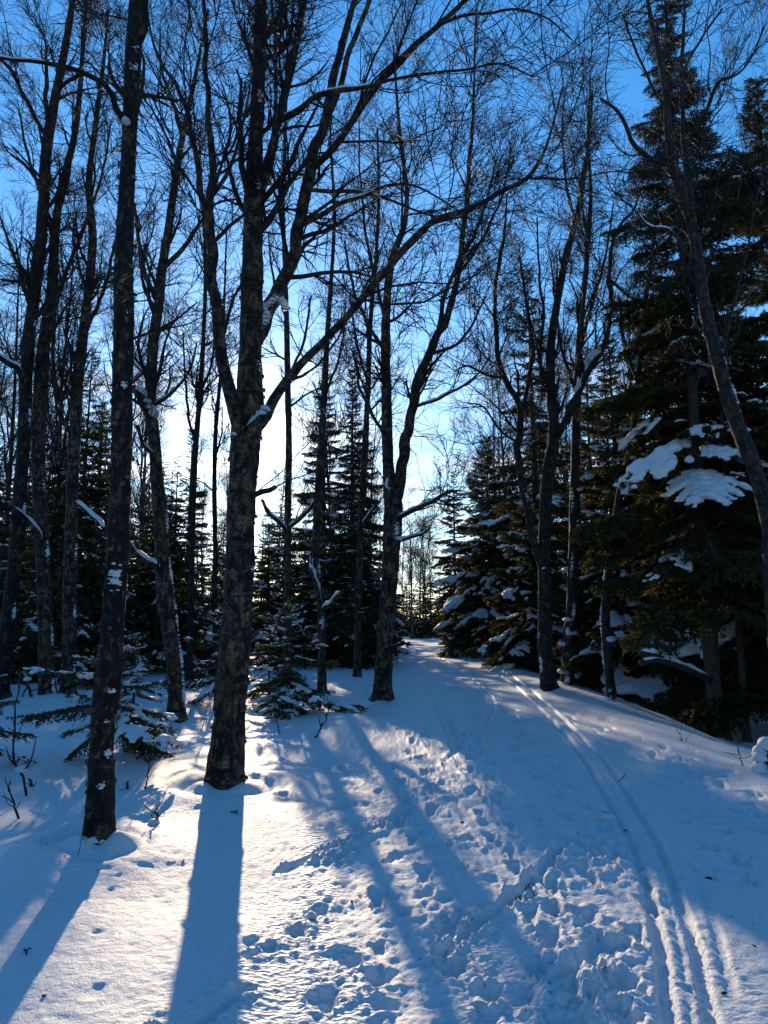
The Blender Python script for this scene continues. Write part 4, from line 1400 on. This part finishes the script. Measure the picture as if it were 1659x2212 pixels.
def build_background():
    kinds = [far_birch(100 + i, 13.0) for i in range(6)]
    sk = [far_spruce(200 + i, 8.0, 1.6, 96) for i in range(3)]
    rs = random.Random(9)
    # (zone phrase, px range, depth range, how many)
    zones_b = [('in the thicket behind the far-left trunks', -90, 205, 17, 33, 7),
               ('between the slim shaggy birch and the leaning birch', 285, 340, 20, 33, 2),
               ('in the bright gap left of the forked trunk', 400, 500, 35, 43, 3),
               ('in the glare just right of the forked trunk', 592, 648, 35, 43, 2),
               ('between the thick forked trunk and the twin-stemmed birch', 715, 815, 29, 40, 3),
               ('beyond the far bend of the trail', 868, 945, 46, 62, 6),
               ('behind the crooked alder on the right', 1060, 1300, 24, 40, 6),
               ('behind the tall spruces at right', 1380, 1700, 19, 36, 5)]
    for phrase, p0, p1, d0, d1, n in zones_b:
        spots = []
        for i in range(n):
            for _ in range(40):
                px = p0 + (p1 - p0) * (i + rs.random()) / n
                d = rs.uniform(d0, d1)
                x, y = xy(px, 1440, d)
                if y > 44 or x < -.2 or x > 4.9:
                    break
            spots.append((px, x, y))
        spots.sort()
        for i, (px, x, y) in enumerate(spots):
            k = kinds[rs.randrange(len(kinds))]
            root = link('birch_tree', None, loc=(x, y, float(H0(x, y))))
            root.rotation_euler = (rs.gauss(0, .05), rs.gauss(0, .05), rs.uniform(0, 6.28))
            sc_ = rs.uniform(.8, 1.22) * (1 + max(0, y - 22) * .012)
            if y > 44:
                sc_ *= .55
            if 'gap' in phrase or 'glare' in phrase:
                sc_ *= .62
            root.scale = (sc_,) * 3
            tag(root, f'slender birch, {ORD[i]} from left {phrase}', 'birch', f'birches {phrase}')
            for nm, me, kd in (('trunk', k[0], None), ('crown', k[1], 'stuff'), ('snow', k[2], 'stuff')):
                link(nm, me, root, kind=kd)
            TREE_BASES.append((x, y, .1))
    zones_s = [('in the bright gap by the forked trunk', 400, 660, 34, 48, 8, (5, 7.5)),
               ('in the dark thicket at far left', -140, 240, 18, 36, 22, (6, 9.5)),
               ('between the shaggy and the leaning birch', 280, 372, 20, 36, 9, (5, 8)),
               ('left of the trail behind slim birches', 600, 815, 22, 38, 11, (4, 7)),
               ('at the far bend of the trail', 845, 965, 47, 60, 9, (3.6, 5.6)),
               ('behind the crooked alder on the right', 1020, 1300, 26, 40, 7, (8, 13)),
               ('in the deep shade at far right', 1330, 1700, 18, 34, 9, (6, 10))]
    for phrase, p0, p1, d0, d1, n, hr in zones_s:
        spots = []
        for i in range(n):
            for _ in range(40):
                px = p0 + (p1 - p0) * (i + rs.random()) / n
                d = rs.uniform(d0, d1)
                x, y = xy(px, 1440, d)
                if y > 44 or x < -.6 or x > 5.2:
                    break
            spots.append((px, x, y))
        spots.sort()
        for i, (px, x, y) in enumerate(spots):
            k = sk[rs.randrange(len(sk))]
            root = link('spruce_tree', None, loc=(x, y, float(H0(x, y))))
            root.rotation_euler = (0, 0, rs.uniform(0, 6.28))
            hh = rs.uniform(*hr) / 8.0
            root.scale = (max(.8, hh ** .6) * 1.0,) * 2 + (hh,)
            tag(root, f'background spruce, {ORD[i]} from left {phrase}', 'spruce', f'spruces {phrase}')
            for nm, me, kd in (('trunk', k[0], None), ('crown', k[1], 'stuff'), ('snow', k[2], 'stuff')):
                link(nm, me, root, kind=kd)
            TREE_BASES.append((x, y, .1))
    # the far wood, one mass
    acc = Acc()
    r2 = np.random.default_rng(77)
    wb = []
    for q in range(3):
        a_, _, _ = bough_arrays(300 + q, nl=9, nspace=.15, nlen=.26, nwid=.085, sub=False, droop=.25)
        wb.append((a_.V[2], a_.F[2] - len(a_.V[0]) - len(a_.V[1])))
    for i in range(150):
        a = R(r2.uniform(-38, 38))
        d = r2.uniform(48, 80)
        x, y = d * math.sin(a), d * math.cos(a)
        if abs(math.degrees(a) - 3) < 3.0 and d < 62:
            continue
        z = float(H0(x, y))
        h = r2.uniform(6.0, 11.5)
        if abs(math.degrees(a) + 10.4) < 6:
            h *= .62
        if abs(math.degrees(a) - 2.6) < 2.2:
            h *= .42
        for (bz, ln, az, pitch) in bough_plan(h, h * .17, 34, .2, r2):
            V, F = wb[int(r2.integers(3))]
            ca, sa, c2, s2 = math.cos(az), math.sin(az), math.cos(pitch), math.sin(pitch)
            A = np.array([[ca, -sa, 0], [sa, ca, 0], [0, 0, 1]]) @ np.array([[c2, 0, -s2], [0, 1, 0], [s2, 0, c2]]) * ln
            acc.add(V @ A.T + np.array([x, y, z + bz]), F)
        acc.add(*tubes(np.array([[[x, y, z - .2], [x, y, z + h * 1.02]]]), np.array([[.1, .02]]), 5))
    for i in range(110):                                   # the wood goes on unseen beside and behind the viewpoint, added to darken shadows
        a = R(r2.uniform(62, 298))
        d = r2.uniform(9, 36)
        x, y = d * math.sin(a), d * math.cos(a)
        if -2.0 < x - .058 * y < 3.0:
            continue
        z = float(H0(x, y))
        h = r2.uniform(6.0, 13.0)
        Pp = []
        for j in range(44):
            u = (j + r2.random()) / 44
            ln = ((1 - u) ** .8 * h * .17 + .2) * r2.uniform(.6, 1.15)
            b = r2.random() * 6.28
            s = np.linspace(0, 1, 4)[:, None]
            Pp.append(np.array([x, y, z + .2 + u * h]) + np.array([math.cos(b), math.sin(b), 0]) * ln * s + np.array([0, 0, -.35]) * ln * s ** 1.4)
        acc.add(*tubes(np.array(Pp), np.tile(np.array([[.06, .2, .15, .01]]), (44, 1)) * (h / 7), 3))
        acc.add(*tubes(np.array([[[x, y, z - .2], [x, y, z + h * 1.02]]]), np.array([[.12, .02]]), 5))
    link('distant_and_unseen_woodland', acc.mesh('distant_and_unseen_woodland', [M_NEEDLE]), kind='stuff')['label'] = 'distant spruce wood closing the view beyond the trail, and unseen trees added around the viewpoint'


# ------------------------------------------------------------------ small things
def stick(name, label, cat, px, lean_px, d=None, r=.006, forks=(), mat=None, seed=0, snow=None, group=None):
    """a dry stem standing in the snow: px base, list of points above it"""
    rs = np.random.default_rng(seed)
    base = ground_at(*px)
    root_pts = [base - np.array([0, 0, .06])] + [at(a, b, base[1] + dd) for a, b, dd in lean_px]
    pts = catmull(np.array(root_pts), 22)
    jit = np.stack([vnoise2(np.arange(22) * .7 + seed * 5 + k * 9, np.zeros(22)) for k in range(3)], -1) * r * 1.2
    P = pts + jit - base
    Rd = np.linspace(r, r * .45, 22) * (1 + .25 * vnoise2(np.arange(22) * .9 + seed, np.zeros(22)))
    acc = Acc()
    acc.add(*tubes(P[None], Rd[None], 6))
    Q, r1 = spawn(P[None], Rd[None], max(4, 3 + seed % 4), .3, .95, (45, 12), (.05, .2), 5, .08, .2, .6, r * .25, rs)
    acc.add(*tubes(Q, r1, 4))
    for f in forks:
        k = int(f[0] * 21)
        q = np.array([P[k]] + [at(a, b, base[1] + dd) - base for a, b, dd in f[1]])
        q = catmull(q, 12)
        acc.add(*tubes(q[None], np.linspace(Rd[k] * .85, r * .3, 12)[None], 5))
    o = link(name, acc.mesh(name, [mat or M_TWIG]), loc=base)
    tag(o, label, cat, group)
    if snow:
        for a, b, s in snow:
            q = at(a, b, base[1]) - base
            c = link('snow_clump', LUMPS[seed % 5], o, loc=q)
            c.scale = (s, s, s)
    return o


def build_details():
    S = stick
    S('dead_sapling', 'forked dead sapling with snow in its crook near the left edge', 'sapling', (60, 1718), [(52, 1690, 0), (38, 1660, 0), (28, 1620, 0), (33, 1560, 0), (38, 1500, 0), (45, 1460, 0)], r=.012, seed=1,
      forks=[(.25, [(60, 1655, 0), (72, 1625, 0), (78, 1590, 0)]), (.3, [(22, 1640, 0), (12, 1612, 0)])], snow=[(46, 1665, .05)])
    S('dead_sapling', 'short bent dead stem leaning left at the left edge', 'sapling', (44, 1770), [(32, 1740, 0), (20, 1710, 0), (22, 1690, 0)], r=.010, seed=2, forks=[(.7, [(13, 1690, 0), (11, 1678, 0)])])
    S('dead_sapling', 'tall thin dead sapling standing left of the slim shaggy birch', 'sapling', (228, 1640), [(235, 1600, -.3), (243, 1560, -.3), (250, 1500, -.3), (256, 1440, -.3)], r=.010, seed=3, forks=[(.15, [(215, 1615, -.3), (205, 1640, -.3)])])
    S('dead_sapling', 'upright dead twig with snowy foot right of the slim shaggy birch', 'sapling', (474 - 160, 1708), [(318, 1680, 0), (322, 1650, 0), (326, 1625, 0)], r=.008, seed=4)
    S('dead_sapling', 'stubby gnarled twig poking up before the thick forked trunk', 'sapling', (337, 1780), [(338, 1762, 0), (336, 1750, 0), (340, 1736, 0)], r=.010, seed=5, forks=[(.5, [(330, 1765, 0), (326, 1758, 0)]), (.8, [(345, 1738, 0), (344, 1730, 0)])], snow=[(333, 1778, .04)])
    S('dead_sapling', 'forked bare twig standing in shade right of the young snow-laden spruce', 'sapling', (676, 1593), [(690, 1575, 0), (703, 1555, 0), (709, 1530, 0), (706, 1505, 0)], r=.012, seed=6, forks=[(.35, [(690, 1560, 0), (692, 1545, 0)])])
    S('dead_sapling', 'curved bare twig below the young snow-laden spruce', 'sapling', (606, 1586), [(600, 1570, 0), (596, 1550, 0), (594, 1520, 0)], r=.009, seed=7)
    S('dead_sapling', 'single thin stick leaning right behind the forked trunk base', 'sapling', (432, 1580), [(438, 1566, 0), (444, 1552, 0)], r=.008, seed=8)
    S('dead_sapling', 'thin stick standing against the foot of the thick forked trunk', 'sapling', (491, 1714), [(493, 1700, 0), (494, 1675, 0)], r=.008, seed=9)
    S('dead_sapling', 'small snow-capped stub between shaggy birch and forked trunk', 'sapling', (276, 1706), [(276, 1696, 0), (275, 1686, 0)], r=.010, seed=10, snow=[(275, 1684, .022)])
    S('dead_sapling', 'tiny dark stub in the snow left of the slim shaggy birch', 'sapling', (66, 1690 + 10), [(66, 1692, 0), (65, 1684, 0)], r=.012, seed=11)
    S('dead_sapling', 'leaning dead snag with snow at far left before the mottled birches', 'sapling', (68, 1510), [(62, 1490, 0), (50, 1475, 0), (38, 1460, 0)], r=.03, seed=12, forks=[(.5, [(50, 1500, 0), (48, 1515, 0)])], snow=[(58, 1468, .08)])
    S('dead_sapling', 'thin V of twigs in the snow below the tall right-hand spruce', 'sapling', (1178 + 300, 1602), [(1470, 1590, 0), (1462, 1576, 0)], r=.006, seed=13, forks=[(.1, [(1486, 1592, 0), (1494, 1584, 0)])])
    S('dead_sapling', 'dead whippy stem beside the snowy stump at right edge', 'sapling', (1606, 1655), [(1600, 1640, 0), (1594, 1620, 0)], r=.008, seed=14)
    S('grass_stem', 'long dry grass blade curving beside the slim shaggy birch', 'grass', (163, 1858), [(172, 1830, 0), (182, 1790, 0), (186, 1750, 0)], r=.003, seed=15)
    S('grass_stem', 'short dry grass blade left of the slim shaggy birch', 'grass', (100, 1870), [(95, 1850, 0), (82, 1835, 0)], r=.003, seed=16)
    # twigs lying on the trail
    def lying(label, pts, r, seed, forks=()):
        g = [snow_at(a, b) + np.array([0, 0, r * 1.0]) for a, b in pts]
        base = g[0]
        q = catmull(np.array(g) - base, 14)
        q[:, 2] += np.abs(vnoise2(np.arange(14) * .8 + seed, np.zeros(14))) * r * 2
        acc = Acc()
        acc.add(*tubes(q[None], np.linspace(r, r * .5, 14)[None], 6))
        for t, dx, dy in forks:
            k = int(t * 13)
            e = np.array([q[k], q[k] + np.array([dx * .5, dy * .5, r * 2.5]), q[k] + np.array([dx, dy, r])])
            e = catmull(e, 6)
            acc.add(*tubes(e[None], np.linspace(r * .8, r * .3, 6)[None], 5))
        o = link('dry_twig', acc.mesh('dry_twig', [M_TWIG]), loc=base)
        tag(o, label, 'twig')
    lying('knobbly forked twig lying on the trail by the diagonal ski mark', [(1115, 1915), (1128, 1922), (1140, 1924), (1155, 1930)], .006, 1, [(.3, -.02, -.05), (.5, .05, .04), (.7, .03, -.04), (.15, .03, .05)])
    lying('small hooked twig at the left edge of the snow, low in the frame', [(52, 2053), (57, 2058), (55, 2066)], .005, 2, [(.5, .02, .01)])
    lying('thin curved twig lying on the shaded trail right of the ski track', [(1335, 1679), (1345, 1680), (1350, 1672)], .005, 3)
    lying('dark twig scrap lying in the trunk shadow below the forked birch', [(498, 1757), (508, 1757), (514, 1759)], .006, 4, [(.5, .02, .03)])
    # cones and scraps
    def cone(label, px, s, seed):
        import bmesh
        g = snow_at(*px)
        rs_ = np.random.default_rng(seed)
        acc = Acc()
        K = 9
        s_ = np.linspace(-1, 1, K)
        P = np.stack([s_ * s * 1.5, s_ * 0, s_ * 0 + s * .55], -1)
        acc.add(*tubes(P[None], (s * .55 * np.sqrt(np.maximum(0.02, 1 - s_ ** 2)))[None], 8))
        for i in range(46):                                 # scales
            t = -0.95 + 1.9 * i / 45
            a = i * 2.4
            rr = s * .6 * math.sqrt(max(.03, 1 - t * t))
            c = np.array([t * s * 1.5, math.cos(a) * rr, s * .55 + math.sin(a) * rr])
            n_ = np.array([.55, math.cos(a), math.sin(a)]) * s * .30
            w_ = np.array([0, -math.sin(a), math.cos(a)]) * s * .22
            acc.add(np.array([c - w_, c + w_, c + n_ + w_ * .5, c + n_ - w_ * .5]), np.array([[0, 1, 2, 3]]))
        o = link('spruce_cone', acc.mesh('spruce_cone', [M_CONE]), loc=g)
        o.rotation_euler = (0, 0, rs_.random() * 6)
        tag(o, label, 'cone')
    cone('brown cone lying right of the ski tracks in shade', (1530, 1884), .014, 1)
    cone('small reddish cone on the trail far up the middle', (955, 1646), .014, 2)
    cone('small brown cone in the dark shadow band on the trail', (998, 1769), .011, 3)
    cone('little brown cone beside the ski track bend', (1350, 1776), .009, 4)
    cone('tiny brown cone on the lit trail, low centre', (760, 1936), .008, 5)
    cone('dark cone scrap in the shaded snow at lower right', (1563, 2131), .009, 6)
    cone('tiny dark cone at the lower left of the snow', (95, 2154), .007, 7)
    # blocks of broken crust
    for k, (px, py, s, lab) in enumerate([(1310, 1762, .075, 'leaning slab of snow crust beside the ski track'), (1306, 1745, .045, 'small block of crust above the leaning slab'), (672, 1976, .05, 'tilted crust block on the lit tyre-marked snow'),
                                          (705, 1938, .03, 'little crust lump left of the trail centre')]):
        g = snow_at(px, py)
        o = link('snow_chunk', LUMPS[k % 5], loc=g + np.array([0, 0, s * .1]))
        o.scale = (s, s * .5, s * .8)
        o.rotation_euler = (.5, .2, .4 + k)
        tag(o, lab, 'snow chunk')
    # broken pole with two stubs, snow along the top
    g = ground_at(1547, 1592)
    def limb_line(pts, d0, w):
        return np.array([at(a, b, d0 + dd) for a, b, dd in pts]), np.linspace(w[0], w[1], 30)
    root = link('broken_limb', None, loc=at(1532, 1468, g[1] - .2))
    base = np.array(root.location)
    tag(root, 'broken forked limb topped with snow, jutting left from the tall right-hand spruce', 'broken limb')
    for pts, w in (([(1532, 1468, -.1), (1490, 1448, -.5), (1450, 1432, -.8), (1415, 1424, -1.1), (1385, 1432, -1.3)], (.06, .045)), ([(1440, 1430, -.85), (1415, 1415, -1.1), (1385, 1412, -1.3)], (.05, .045))):
        P, _ = limb_line(pts, g[1], w)
        P = catmull(P, 30) - base
        Rd = np.linspace(w[0], w[1], 30)
        o = link('limb', stem_mesh('limb', P, Rd, 12, .06, [M_ALDER], np.random.default_rng(3)), root)
        V, F = snow_strip(P, Rd, .03, .99, np.random.default_rng(8), 1.0)
        link('snow', mesh_from('snow', V, [F], [M_SNOW]), o)
    # snowy stump at the right edge
    g = ground_at(1662, 1668)
    root = link('snowy_stump', None, loc=g)
    tag(root, 'dark broken stump capped with thick snow at the right edge of the trail', 'stump')
    P = np.array([[0, 0, -.1], [.01, 0, .06], [.0, .02, .14], [.03, 0, .22]])
    P = catmull(P, 16)
    link('trunk', stem_mesh('trunk', P, np.linspace(.13, .09, 16), 16, .18, [M_ALDER], np.random.default_rng(5)), root)
    for k, (dx, dy, dz, s) in enumerate([(.02, -.01, .24, .11), (-.10, -.06, .13, .07), (-.12, -.05, .03, .09), (-.06, .02, .18, .08)]):
        o = link('snow_clump', LUMPS[k], root, loc=(dx, dy, dz))
        o.scale = (s, s, s * 1.2)

    # needles, seeds and bark crumbs blown over the snow
    r3 = np.random.default_rng(31)
    n = 3600
    x = r3.uniform(-4.5, 5.0, n)
    y = 3.0 + 13 * r3.random(n) ** 1.3
    near_b = [b for b in TREE_BASES if b[1] < 13]
    pick = r3.random(n) < .45
    ib = r3.integers(len(near_b), size=n)
    bx = np.array([b[0] for b in near_b])[ib]
    by = np.array([b[1] for b in near_b])[ib]
    rr = .15 + np.abs(r3.normal(0, .7, n))
    aa = r3.random(n) * 6.28
    x = np.where(pick, bx + rr * np.cos(aa), x)
    y = np.where(pick, by + rr * np.sin(aa), y)
    z = surf(x, y) + .0015
    ln = r3.uniform(.003, .011, n) * (1 + 1.5 * (r3.random(n) < .06))
    wd = ln * r3.uniform(.12, .5, n)
    a2 = r3.random(n) * 6.28
    dx, dy = np.cos(a2), np.sin(a2)
    V = np.stack([np.stack([x - dx * ln, y - dy * ln, z], -1), np.stack([x + dy * wd, y - dx * wd, z + .002], -1),
                  np.stack([x + dx * ln, y + dy * ln, z + .001], -1), np.stack([x - dy * wd, y + dx * wd, z + .002], -1)], 1).reshape(-1, 3)
    o = link('needle_litter', mesh_from('needle_litter', V, [np.arange(4 * n).reshape(-1, 4)], [M_CONE]), kind='stuff')
    o['label'] = 'dark needles and bark crumbs scattered over the snow'


build_birches()
build_spruces()
build_background()
build_ground()
build_details()
